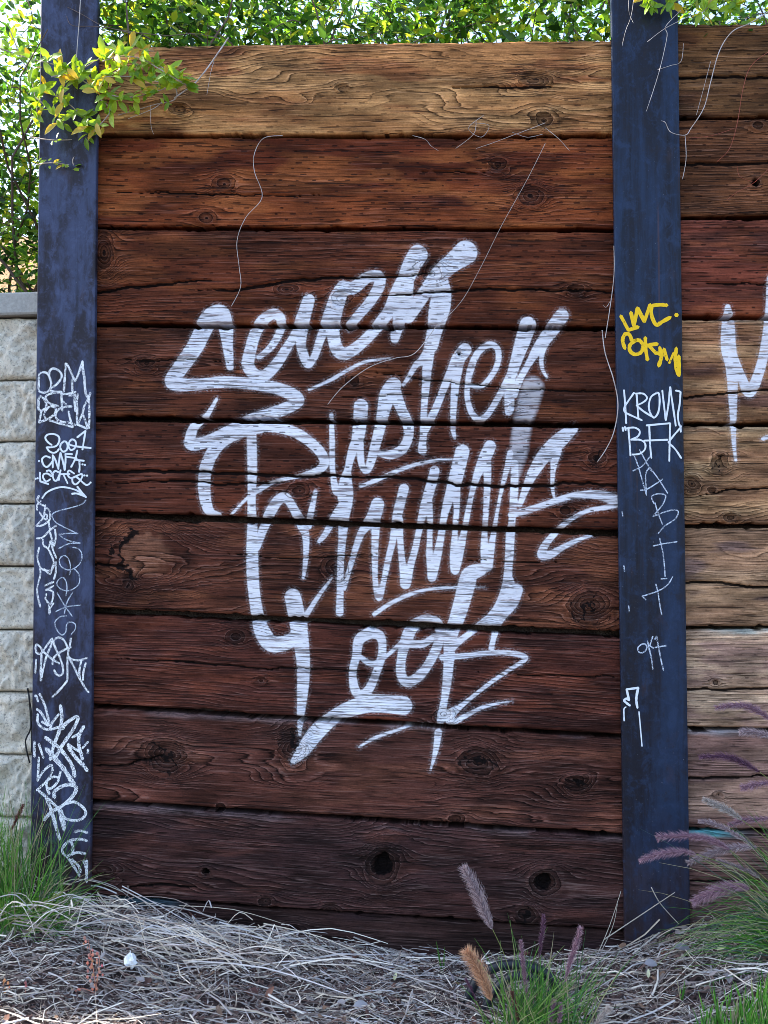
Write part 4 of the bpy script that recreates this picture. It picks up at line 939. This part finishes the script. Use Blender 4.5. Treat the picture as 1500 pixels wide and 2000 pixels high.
twig('dry_tendril', 'tangle of dry rootlets caught under the top plank by its knot', [([(1065,240),(1040,250),(1000,265),(960,280),(930,290)], .0008, .0006), ([(1065,250),(1090,270),(1112,294)], .0009, .0006), ([(930,235),(925,262),(890,290)], .0009, .0006), ([(945,225),(915,250),(940,268),(955,245),(925,240)], .0007, .0006), ([(1060,262),(1030,268),(1000,258)], .0007, .0005)], M['tendril'])
twig('dry_tendril', 'short pale rootlet curling out below the top plank', [([(806,265),(830,272),(842,285),(856,294)], .0008, .0005)], M['tendril'])
twig('dry_branch', 'broken whitish branch poking out of the vine over the top plank', [([(446,74),(425,105),(400,140),(378,165),(350,185),(340,192)], .0024, .0018), ([(418,120),(412,140),(404,185)], .0008, .0005), ([(320,195),(300,212),(250,232)], .0014, .0008), ([(294,205),(295,245),(300,262)], .0007, .0005)], M['tendril'], -.05, 'branch', G2)
twig('dry_branch', 'thin pale stalk standing upright against the top of the left post', [([(158,-20),(155,40),(151,90),(148,150)], .0015, .0011)], M['tendril'], -.05, 'branch', G2)
twig('dry_branch', 'bare brown twigs crossing the top of the left post and into the hedge', [([(132,14),(160,28),(200,50),(260,66)], .0009, .0014), ([(130,32),(142,50),(190,52),(270,64),(330,70)], .0008, .0014), ([(330,70),(380,66),(430,75)], .0014, .001)], M['bark'], -.04, 'branch', G2)
twig('dry_branch', 'white bare twig hanging down the right post from the hedge', [([(1330,20),(1300,52),(1303,70),(1290,130),(1275,180),(1262,218)], .0011, .0008), ([(1350,30),(1300,55),(1264,82)], .001, .0007), ([(1285,136),(1310,128),(1330,120),(1335,85)], .0008, .0006)], M['tendril'], -.06, 'branch', G2)
twig('dry_branch', 'long pale twig curving down in front of the right bay planks', [([(1520,10),(1465,45),(1430,62),(1405,100),(1388,160),(1375,210),(1350,250),(1338,264),(1310,258),(1300,240),(1292,236)], .0016, .0009), ([(1338,264),(1340,310),(1333,350)], .001, .0007), ([(1388,120),(1375,170),(1360,225)], .0006, .0005)], M['tendril'], -.06, 'branch', G2)
twig('dry_branch', 'reddish thin stem looping over the right bay planks', [([(1520,90),(1470,125),(1452,170),(1440,240),(1425,290),(1400,316)], .0009, .0006), ([(1436,250),(1390,265),(1340,270)], .0006, .0005), ([(1520,310),(1475,355),(1440,375),(1420,390)], .0007, .0005), ([(1470,355),(1445,345),(1440,325)], .0005, .0004)], M['red'], -.05, 'branch', G2)
twig('dry_branch', 'fine brown shoots dangling at the top of the right post', [([(1230,-20),(1228,20),(1237,45)], .0006, .0004), ([(1240,-20),(1233,30),(1222,60),(1215,90)], .0006, .0005)], M['tendril'], -.05, 'branch', G2)
twig('black_cable', 'thin black cable hanging between the block wall and left post', [([(54,1345),(58,1372),(60,1420),(52,1440),(50,1455),(58,1490)], .003, .0025), ([(57,1365),(62,1400),(61,1470)], .0022, .002)], M['cable'], -.002, 'cable', None)

# ------------------------------------------------------------------ dry litter on the ground
def rnd_straw(n, seed, lo, hi, ymin, ymax, w, lift, cols, flat=.12, xr_=(-1.7, 1.7)):
    r = np.random.default_rng(seed); mb = MB()
    for k in range(n):
        x = r.uniform(*xr_); y = -abs(r.beta(1.1, 1.6))*(ymax-ymin)-ymin; L = r.uniform(lo, hi)
        an = r.normal(0, .55)+(math.pi if r.random() < .5 else 0) if r.random() < .7 else r.uniform(0, 6.28)
        d = Vector((math.cos(an), math.sin(an)*.8, r.normal()*flat)); cv = r.normal()*.35; m = 5
        pts = []; p = Vector((x, y, 0)); z0 = None
        for q in range(m):
            f = q/(m-1); a2 = an+cv*f
            p2 = Vector((x+math.cos(a2)*L*(f-.5), min(y+math.sin(a2)*L*(f-.5)*.8, -.02), 0))
            p2.z = gz(p2.x, p2.y)+lift*.7*r.random()+.003+d.z*L*(f-.5)*.6; p2.z = max(p2.z, gz(p2.x, p2.y)+.002); pts.append(p2)
        c = cols[r.integers(0, len(cols))]; s_ = r.uniform(.65, 1.2); c = tuple(q*s_ for q in c)
        mb.strip(pts, w*(.35+1.5*r.random()**2), Vector((r.normal()*.4, -.5, .8)).normalized(), .5, c)
    return mb
ST_C = [(.66, .57, .45), (.46, .41, .37), (.84, .77, .66), (.28, .22, .19), (.60, .56, .54), (.15, .09, .075)]
_gxs = np.linspace(-3, 3, 601); _gys = np.linspace(-2, .2, 221)
_GX, _GY = np.meshgrid(_gxs, _gys); _GZ = ground_z(_GX, _GY)
def gz(x, y):
    i = min(max(int((x+3)*100+.5), 0), 600); j = min(max(int((y+2)*100+.5), 0), 220); return float(_GZ[j, i])
o = rnd_straw(5600, 21, .03, .20, .02, 1.0, .0026, .026, ST_C, .3).build('dry_straw', M['straw'], None, True)
tag(o, 'layer of pale dry straw and grass stems covering the ground', 'straw', None, 'stuff')
o = rnd_straw(12000, 22, .010, .045, .02, 1.0, .0050, .020, [(.12, .085, .075), (.20, .16, .14), (.09, .05, .045), (.26, .22, .20), (.16, .10, .085), (.33, .30, .28)]).build('leaf_litter', M['straw'], None, True)
tag(o, 'small brown and grey chips of dry leaf litter between the straw', 'litter', None, 'stuff')

o = rnd_straw(520, 24, .16, .42, .03, .9, .0034, .03, ST_C[:5], .15).build('long_straw', M['straw'], None, True)
tag(o, 'longer flattened pale straws lying over the litter', 'straw', None, 'stuff')
r = np.random.default_rng(29); mb = MB()
for k in range(1300):
    x = r.uniform(-1.6, 1.6); y = -.03-r.random()*.95; z = gz(x, y)+r.uniform(.004, .026); q = r.uniform(.005, .017); an = r.uniform(0, 6.28)
    u_ = Vector((math.cos(an), math.sin(an), r.normal()*.35)); w_ = Vector((-math.sin(an), math.cos(an), r.normal()*.35))*r.uniform(.3, .7)
    c = [(.11, .06, .05), (.20, .14, .12), (.30, .26, .26), (.15, .07, .05), (.40, .36, .35), (.24, .15, .10)][r.integers(0, 6)]
    p = Vector((x, y, z)); i_ = [mb.vert(p+u_*(q*math.cos(a_)*r.uniform(.7, 1.2))+w_*(q*math.sin(a_)*r.uniform(.7, 1.2))+Vector((0, 0, r.normal()*.0015)), c) for a_ in (0, 1.1, 2.2, 3.3, 4.4, 5.4)]
    ce = mb.vert(p+Vector((0, 0, r.uniform(-.003, .004))), c)
    for a_ in range(6): mb.face(ce, i_[a_], i_[(a_+1) % 6])
tag(mb.build('bark_chips', M['straw'], None, True), 'scattered bark chips and broken dead leaf pieces in the straw', 'litter', None, 'stuff')
# heap of long straw against the foot of the wall at the left
r = np.random.default_rng(31); mb = MB()
for k in range(260):
    x0_, y0_ = r.uniform(60, 700), 0
    a = r.uniform(-30, 620); b = a+r.normal(0, 110)+30; yb_ = float(np.interp(a, gl_x, gl_y)); ye_ = float(np.interp(b, gl_x, gl_y))
    D = -r.uniform(.03, .30); l0 = r.uniform(-45, 40)+(-D)*190; l1 = r.uniform(-45, 45)+(-D)*190
    p0 = px(a, yb_+l0, D); p1 = px(b, ye_+l1, D-r.uniform(-.1, .1)); pm = (p0+p1)/2+Vector((0, 0, r.uniform(0, .035)))
    for p in (p0, p1, pm):
        p.y = min(p.y, -.02); p.z = max(p.z, gz(p.x, p.y)+.004)
    c = ST_C[r.integers(0, 5)]; s_ = r.uniform(.8, 1.35)
    pts = [Vector(q) for q in catmull([p0, pm, p1], 3)]
    mb.strip(pts, r.uniform(.0022, .0042), Vector((0, -.7, .7)), .5, tuple(q*s_ for q in c))
o = mb.build('straw_heap', M['straw'], None, True); tag(o, 'heap of long pale straw piled against the wall foot at left', 'straw', None, 'stuff')

def stems_thing(name, label, runs, cat, group, cols, dep):
    for (pts, w, lb) in runs:
        mb = MB(); q = catmull([(*p, 0) for p in pts], 5); n = len(q)
        P3 = [px(a[0], a[1], dep) for a in q]
        mb.tube(P3, list(np.linspace(w, w*.6, n)), 5, cols)
        o = mb.build(name, M['straw'], None, True, True); tag(o, lb, cat, group)
GS = 'dry stalks leaning on the wall'
stems_thing('dry_stalk', '', [
 ([(1272,1733),(1290,1765),(1326,1805)], .0016, 'short white stalk crossing a longer one before the right post foot'),
 ([(1180,1835),(1240,1795),(1318,1743)], .0018, 'long pale stalk slanting up across the right post foot'),
 ([(1160,1880),(1190,1810),(1213,1740)], .0014, 'upright straw leaning on the left edge of right post'),
 ([(1165,1876),(1196,1812),(1206,1765)], .0012, 'shorter straw leaning beside the right post'),
 ([(1222,1850),(1250,1838),(1287,1823)], .0012, 'low straw stub at the base of right post'),
 ([(232,1757),(270,1790),(300,1815)], .0018, 'pale stalk with brown tip leaning on the bottom plank'),
 ([(365,1765),(330,1800),(285,1822)], .0015, 'straw slanting right across the teal streaked bottom plank'),
 ([(250,1730),(250,1745),(243,1755),(225,1790)], .0012, 'bent straw hooked in front of the knot at lower left')], 'stalk', GS, (.52, .47, .40), -.055)

# long arching straws from the left grass over the post foot
r = np.random.default_rng(77)
AR = [[(25,1640),(60,1700),(110,1745),(165,1765),(190,1775)],[(40,1690),(80,1740),(140,1775),(200,1800)],[(48,1712),(90,1760),(150,1790),(215,1830)],[(78,1745),(120,1790),(170,1820),(230,1850)],[(100,1740),(140,1718),(190,1723),(240,1742)],[(30,1668),(55,1690),(98,1670)],[(70,1720),(100,1706),(132,1690)],[(150,1808),(200,1790),(240,1760)],[(180,1830),(205,1790),(215,1755)]]
for k, a in enumerate(AR):
    mb = MB(); P3 = [px(q[0], q[1], -.07-.008*k) for q in catmull(a, 5)]
    mb.tube(P3, list(np.linspace(.0017, .001, len(P3))), 5, (.55, .50, .40))
    o = mb.build('arching_straw', M['straw'], None, True, True)
    tag(o, ['topmost long straw bowing from the grass down to the post foot', 'second straw under the topmost, sweeping past the left post foot', 'long straw ending in the heap right of the left post', 'lowest sweeping straw ending deep in the heap',
            'thin straw humped like a bow across the left post foot', 'short curved straw against the block wall edge', 'short straw rising right at the lower left post', 'straw slanting up right from the heap to the bottom plank', 'steep straw standing at the left end of the bottom plank'][k], 'straw', 'arching straws at the left post')

# ------------------------------------------------------------------ grasses
def plume(mb, pts, wid, dep, c_lo, c_hi, n=420, seed=1, flare=.55):
    n = int(n*2.2); r = np.random.default_rng(seed); q = catmull([(*p, 0) for p in pts], 6)
    P3 = [px(a[0], a[1], dep) for a in q]; m = len(P3)
    mb.tube(P3, [max(.0006, wid*PXM*.16*math.sin(math.pi*min(.97, .12+.88*(1-k/(m-1))))) for k in range(m)], 6, tuple(x*.75 for x in c_lo))
    for k in range(n):
        t = r.random()**.9; f = t*(m-1); i = min(int(f), m-2); p = P3[i].lerp(P3[i+1], f-i)
        ax = (P3[i+1]-P3[i]).normalized()
        u = ax.cross(Vector((0, 1, .1))).normalized(); w = ax.cross(u); an = r.uniform(0, 6.283)
        env = math.sin(math.pi*min(1, .10+.86*(1-t)))**.6
        L = wid*PXM*.5*env*r.uniform(.7, 1.35)
        d = (u*math.cos(an)+w*math.sin(an))*(1-flare*.3)+ax*(flare+.35); d.normalize()
        s_ = d.cross(Vector((r.normal(), r.normal(), r.normal()))).normalized()*r.uniform(.0003, .0006)
        g = r.random(); c = tuple(c_lo[z]*(1-g)+c_hi[z]*g for z in range(3))
        tip = p+d*L*1.15; hh = p+d*L*.35
        a0 = mb.vert(p-s_*.6, c); a1 = mb.vert(p+s_*.6, c); b0 = mb.vert(hh+s_*1.3, c); b1 = mb.vert(hh-s_*1.3, c); e = mb.vert(tip, tuple(min(1, x*1.25) for x in c))
        mb.face(a0, a1, b0, b1); mb.face(b1, b0, e)
    return P3
def blade(mb, p0, p1, sag, w, c, c2, nrm=Vector((0, -1, .3)), m=7):
    pts = []
    for k in range(m):
        f = k/(m-1); p = p0.lerp(p1, f); p = p+Vector((0, 0, sag*4*f*(1-f))); pts.append(p)
    mb.strip(pts, w, nrm, .12, c, c2)

def fountain(label, base, dep, plumes, blades, seed, gcols, group='fountain grass clumps', w=.0034):
    r = np.random.default_rng(seed)
    bp = px(base[0], base[1], dep); root = empty('fountain_grass', tuple(bp)); tag(root, label, 'grass', group)
    mb = MB()
    for (x0, y0, x1, y1, n, sp0, sp1, sag, dy) in blades:
        for k in range(n):
            a = px(x0+r.normal()*sp0, y0+r.normal()*sp0*.25, dep+r.normal()*.03)
            b = px(x1+r.normal()*sp1, y1+r.normal()*sp1*.8, dep+dy+r.normal()*.05)
            c = gcols[r.integers(0, len(gcols))]; s_ = r.uniform(.7, 1.3); c = tuple(q*s_ for q in c)
            blade(mb, a, b, sag*r.uniform(.4, 1.4), w*r.uniform(.6, 1.2), c, tuple(min(1, q*1.3) for q in c), Vector((r.normal()*.4, -1, .3)).normalized())
    o = mb.build('blades', M['grass'], None, True); adopt(o, root); o['kind'] = 'stuff'
    for k, (pts, wid, lo, hi, stem, ddp, n) in enumerate(plumes):
        mb = MB(); plume(mb, pts, wid, dep+ddp, lo, hi, n, seed*100+k); o = mb.build('flower_plume', M['plume'], None, True); adopt(o, root)
        if stem:
            q = catmull([(*p, 0) for p in stem], 5); P3 = [px(a[0], a[1], dep+ddp) for a in q]
            ms = MB(); ms.tube(P3, list(np.linspace(.0011, .0008, len(P3))), 5, (.30, .36, .10)); sk_ = adopt(ms.build('flower_stalk', M['grass'], None, True, True), root); o.parent = sk_; o.matrix_parent_inverse = Matrix.Identity(4)
    return root
PINK = ((.32, .23, .25), (.66, .54, .55)); PURP = ((.13, .055, .10), (.30, .16, .22)); ORNG_LIT = ((.50, .26, .15), (.85, .56, .36)); MAUV = ((.28, .15, .20), (.58, .38, .43)); CREAM = ((.42, .36, .33), (.66, .60, .55)); BRN = ((.15, .055, .045), (.28, .13, .10))
GG = [(.34, .30, .17), (.05, .16, .022), (.08, .24, .03), (.13, .32, .04), (.20, .31, .09), (.06, .15, .05)]
fountain('fountain grass in the foreground with an orange and a mauve plume before the wall', (1030, 2030), -.45, [
 ([(962,1815),(948,1785),(930,1740),(907,1697)], 34, *PINK, [(1030,2020),(1005,1930),(985,1865),(962,1815)], .02, 620),
 ([(960,1955),(948,1925),(933,1890),(912,1860)], 38, *ORNG_LIT, [(975,2030),(968,1990),(960,1955)], -.05, 620),  # warm sunlight on this plume is put into its orange colour
 ([(1053,1870),(1056,1840),(1060,1815),(1062,1788)], 14, *PURP, [(1050,2010),(1052,1940),(1053,1870)], .02, 260),
 ([(1104,1918),(1113,1880),(1124,1850),(1134,1813)], 19, *MAUV, [(1085,2010),(1098,1960),(1104,1918)], 0, 320),
 ([(1030,1955),(1026,1915),(1021,1875),(1017,1838)], 15, *MAUV, [(1035,2020),(1032,1990),(1030,1955)], .01, 300),
 ([(1020,2010),(1010,1980),(1005,1955),(1000,1938)], 14, *BRN, None, -.03, 240),
 ([(930,1955),(922,1935),(915,1922),(910,1912)], 9, *PURP, [(950,2020),(940,1980),(930,1955)], 0, 140),
 ([(1072,2020),(1076,1995),(1080,1970),(1083,1955)], 14, *MAUV, None, -.02, 200),
 ([(1090,2020),(1093,1990),(1096,1960)], 13, *MAUV, None, -.03, 200),
 ([(1150,2030),(1165,2000),(1180,1980),(1190,1970)], 20, *CREAM, None, -.06, 240)],
 [(1030,2040,1040,1960,230,40,48,.01,0),(1050,2040,1090,1930,110,45,55,.02,.04),(1010,2030,985,1880,26,16,45,.02,.05),(1040,2030,1040,1850,16,16,60,.01,.08),(1110,2030,1150,1880,24,25,50,.03,.05)], 41, GG)
fountain('fountain grass at the right edge with mauve plumes arching over the right post', (1580, 1900), -.16, [
 ([(1520,1420),(1490,1395),(1450,1378),(1400,1382)], 26, *MAUV, None, .02, 420),
 ([(1520,1445),(1500,1436),(1470,1430),(1448,1430)], 24, *PINK, None, 0, 300),
 ([(1484,1508),(1455,1492),(1420,1478),(1368,1478)], 24, *PURP, [(1560,1600),(1520,1540),(1484,1508)], .02, 460),
 ([(1520,1528),(1490,1530),(1465,1535),(1450,1538)], 22, *MAUV, None, 0, 300),
 ([(1450,1602),(1430,1588),(1405,1575),(1376,1562)], 22, *CREAM, [(1570,1720),(1510,1650),(1450,1602)], -.01, 420),
 ([(1520,1595),(1480,1600),(1450,1602),(1425,1612)], 20, *MAUV, None, .01, 360),
 ([(1470,1650),(1445,1635),(1415,1617),(1385,1606),(1366,1604)], 16, *PINK, [(1580,1760),(1520,1690),(1470,1650)], -.02, 360),
 ([(1425,1660),(1400,1645),(1360,1634),(1300,1634),(1288,1636)], 24, *MAUV, [(1590,1830),(1510,1730),(1425,1660)], -.04, 520),
 ([(1360,1668),(1330,1664),(1290,1668),(1252,1680)], 24, *MAUV, [(1600,1850),(1480,1720),(1360,1668)], -.05, 460),
 ([(1480,1655),(1440,1655),(1390,1665),(1345,1685)], 26, *PINK, None, -.03, 460),
 ([(1485,1715),(1460,1700),(1430,1690),(1400,1680)], 16, *PINK, None, 0, 300),
 ([(1465,1737),(1440,1732),(1400,1740),(1356,1762)], 34, *MAUV, [(1600,1830),(1530,1760),(1465,1737)], -.06, 640)],
 [(1600,1900,1420,1780,60,40,50,.05,-.04),(1600,1880,1400,1700,34,40,60,.06,-.02),(1620,1880,1480,1640,26,40,50,.04,0),(1600,1920,1380,1850,60,40,45,.05,-.08),(1600,1850,1350,1860,40,30,40,.09,-.05),(1620,1900,1560,1600,20,40,60,.04,0)], 42, GG+[(.28, .30, .16), (.10, .16, .10), (.06, .12, .09)])
fountain('tall green grass clump in front of the block wall at left', (20, 1850), -.16, [
 ([(22,1622),(30,1605),(38,1588),(45,1572)], 13, *BRN, [(0,1800),(14,1700),(22,1622)], -.03, 260)],
 [(0,1860,10,1620,170,45,45,.02,-.02),(30,1860,70,1650,70,40,45,.02,.02),(10,1860,-40,1560,60,50,50,.02,0),(50,1850,150,1730,60,35,40,.04,-.02),(60,1860,140,1590,16,30,40,.02,.03),(10,1850,60,1790,160,50,50,.02,-.06),(-60,1880,-80,1600,80,50,60,.02,0)], 43, GG)
# weed leaves low in the left clump
WD = empty('broadleaf_weed', tuple(px(60, 1800, -.14))); tag(WD, 'low dark green broad-leaved weed beside the left post foot', 'weed')
LW = leaf_mesh('leaf', .05, .028, M['leaf_g'], .3)
for k in range(46):
    an = rv.uniform(0, 6.28); add_leaf(WD, LW, px(rv.uniform(10, 115), rv.uniform(1745, 1825), -.12-rv.random()*.06), (math.cos(an), -.4, math.sin(an)*.5+.4), rv.uniform(-.6, .6), rv.uniform(.5, 1.0))
# short fresh grass at the lower right
r = np.random.default_rng(51); mb = MB()
for k in range(300):
    x = r.beta(2.2, 1.0)*300+1270; y = 1860+r.random()**.6*190
    if y < 2000-(x-1290)*.55: 
        if r.random() < .8: continue
    p = px(x, y, -.30-(y-1860)/190*.25); p.z = gz(p.x, p.y)
    for j in range(4):
        q = p+Vector((r.normal()*.012, r.normal()*.012, r.uniform(.03, .075))); c = GG[r.integers(0, 4)]; s_ = r.uniform(.8, 1.5)
        blade(mb, p, q, 0, .005*r.uniform(.6, 1.2), tuple(v*s_ for v in c), tuple(min(1, v*s_*1.4) for v in c), Vector((r.normal()*.3, -1, .3)).normalized(), 4)
tag(mb.build('short_grass', M['grass'], None, True), 'short fresh green grass at the lower right', 'grass', None, 'stuff')
SG = empty('grass_tuft', tuple(px(860, 1900, -.12))); tag(SG, 'tiny two-bladed green tuft at the foot of the bottom plank', 'grass'); mb = MB()
blade(mb, px(864, 1905, -.12), px(852, 1838, -.12), 0, .006, GG[1], GG[2]); blade(mb, px(866, 1905, -.12), px(868, 1850, -.12), 0, .005, GG[1], GG[2]); blade(mb, px(862, 1905, -.12), px(858, 1862, -.12), 0, .005, GG[0], GG[1])
adopt(mb.build('blades', M['grass'], None, True), SG)

# ------------------------------------------------------------------ small things on the ground
mb = MB(); 
def hose_run(pts, dep, rad):
    P3 = []
    for a in catmull([(*p, 0) for p in pts], 6): P3.append(px(a[0], a[1], dep))
    mb.tube(P3, rad, 10)
hose_run([(905,1975),(930,1915),(960,1892),(1000,1884),(1040,1890),(1075,1908),(1085,1930)], -.27, .013)
hose_run([(940,1990),(965,1935),(1000,1908),(1040,1910),(1070,1935),(1080,1975)], -.30, .012)
tag(mb.build('garden_hose', M['hose'], None, False, True), 'coiled black hose half buried in straw behind the foreground grass', 'hose')
r = np.random.default_rng(61); c = px(255, 1876, -.30); n = 8; mb = MB(); rows = []
for i in range(n):
    th = math.pi*i/(n-1); row = []
    for j in range(n*2):
        ph_ = math.pi*j/n; k = .017*(1+.45*(float(vnoise(np.array([th*3.1+9]), np.array([math.cos(ph_)*2+4]))[0])-.5)*2+.25*r.normal()*.5)
        row.append(mb.vert((c.x+k*math.sin(th)*math.cos(ph_)*1.0, c.y+k*math.sin(th)*math.sin(ph_)*.8, c.z+k*math.cos(th)*1.15)))
    rows.append(row)
for i in range(n-1):
    for j in range(n*2): mb.face(rows[i][j], rows[i+1][j], rows[i+1][(j+1) % (n*2)], rows[i][(j+1) % (n*2)])
tag(mb.build('crumpled_tissue', M['paper']), 'crumpled white tissue lying in the straw at lower left', 'tissue')
def fallen(x, y, dep, mat, L, Wd, dirv, label, group='fallen leaves on the straw'):
    me = leaf_mesh('fallen_leaf', L, Wd, mat, .3, .5); o = bpy.data.objects.new('fallen_leaf', me); COL.objects.link(o)
    p = px(x, y, dep); d = Vector(dirv).normalized(); yv = Vector((0, -.6, .8)).cross(d).normalized(); z = d.cross(yv)
    o.matrix_world = Matrix.Translation(p) @ Matrix((d, yv, z)).transposed().to_4x4(); tag(o, label, 'leaf', group)
fallen(480, 1938, -.34, M['brown'], .055, .030, (1, .1, -.05), 'dark red-brown curled leaf in the straw below the lettering')
fallen(520, 1950, -.36, M['brown'], .035, .018, (.4, .2, .8), 'small brown leaf tip standing beside a larger red-brown leaf')
fallen(228, 1790, -.10, M['brown'], .045, .016, (.4, 0, -1), 'slim reddish leaf hanging in the straw at the bottom plank')
fallen(1400, 1855, -.22, M['pale'], .026, .013, (.9, 0, .5), 'pale cream oval leaf below the right grass')
fallen(1266, 1910, -.25, M['pale'], .022, .010, (.05, 0, 1), 'tiny pale pointed leaf below the right post')
fallen(1258, 1882, -.23, M['grey'], .036, .024, (1, 0, .1), 'grey bluish leaf below the right post')
fallen(1315, 1850, -.16, M['grey'], .050, .022, (1, 0, .05), 'long grey leaf at the foot of right post')
fallen(770, 1915, -.22, M['pale'], .022, .010, (.2, 0, 1), 'small pale green leaf in the straw left of the plumes')
fallen(95, 1885, -.30, M['grey'], .040, .022, (.8, 0, -.5), 'grey dry leaf in the straw beside the left grass')
fallen(690, 1965, -.38, M['grey'], .040, .022, (1, .2, .2), 'grey curled leaf near the bottom edge')
fallen(60, 1848, -.22, M['brown'], .034, .016, (1, 0, .3), 'brown leaf under the left grass clump')
fallen(1015, 1865, -.09, M['brown'], .030, .014, (1, 0, .4), 'brown leaf at the wall foot behind the plumes')
fallen(1290, 1862, -.12, M['brown'], .034, .018, (1, 0, .5), 'rusty brown leaf against the right post foot')
def seed_stalk(label, runs, heads, dep, c=(.62, .28, .20)):
    root = empty('seed_stalk', tuple(px(*runs[0][0], dep))); tag(root, label, 'plant', 'reddish seed stalks in the foreground'); mb = MB()
    for pts in runs: mb.tube([px(a[0], a[1], dep) for a in catmull([(*p, 0) for p in pts], 5)], .0011, 5, c)
    adopt(mb.build('stem', M['plume'], None, True, True), root); mb = MB(); r = np.random.default_rng(9)
    for (x, y) in heads:
        p = px(x, y, dep); k = .0038*r.uniform(.7, 1.3); cc = tuple(min(1, q*r.uniform(.9, 1.5)) for q in c)
        t = [mb.vert(p+Vector(v)*k, cc) for v in ((0, 0, 1.4), (1, 0, 0), (0, -1, 0), (-1, 0, 0), (0, 1, 0), (0, 0, -1.4))]
        for q in range(4): mb.face(t[0], t[1+q], t[1+(q+1) % 4]); mb.face(t[5], t[1+(q+1) % 4], t[1+q])
    adopt(mb.build('seed_heads', M['plume'], None, True), root)
r = np.random.default_rng(8)
seed_stalk('pinkish seed stalk rising from the straw beside the white tissue', [[(190,2030),(188,1950),(182,1890),(172,1835)], [(188,1930),(194,1880),(192,1860)], [(186,1940),(160,1930),(145,1935)]],
           [(174+r.normal()*5+ (y-1835)*.12, y+r.normal()*3) for y in range(1836, 1935, 4)]+[(193+r.normal()*3, 1862+k*6) for k in range(8)]+[(145+r.normal()*6, 1935+r.normal()*4) for k in range(7)], -.42)
seed_stalk('orange seed stalk at the lower left corner', [[(16,2040),(12,1980),(8,1940),(6,1915)], [(12,1985),(18,1955),(16,1930)]], [(8+r.normal()*4, 1915+k*5) for k in range(9)]+[(17+r.normal()*3, 1928+k*5) for k in range(4)], -.44, (.75, .33, .14))
seed_stalk('thin red stalk standing alone near the lower left corner', [[(54,2040),(51,1980),(50,1920)]], [(50, 1920), (51, 1926)], -.44, (.45, .14, .12))
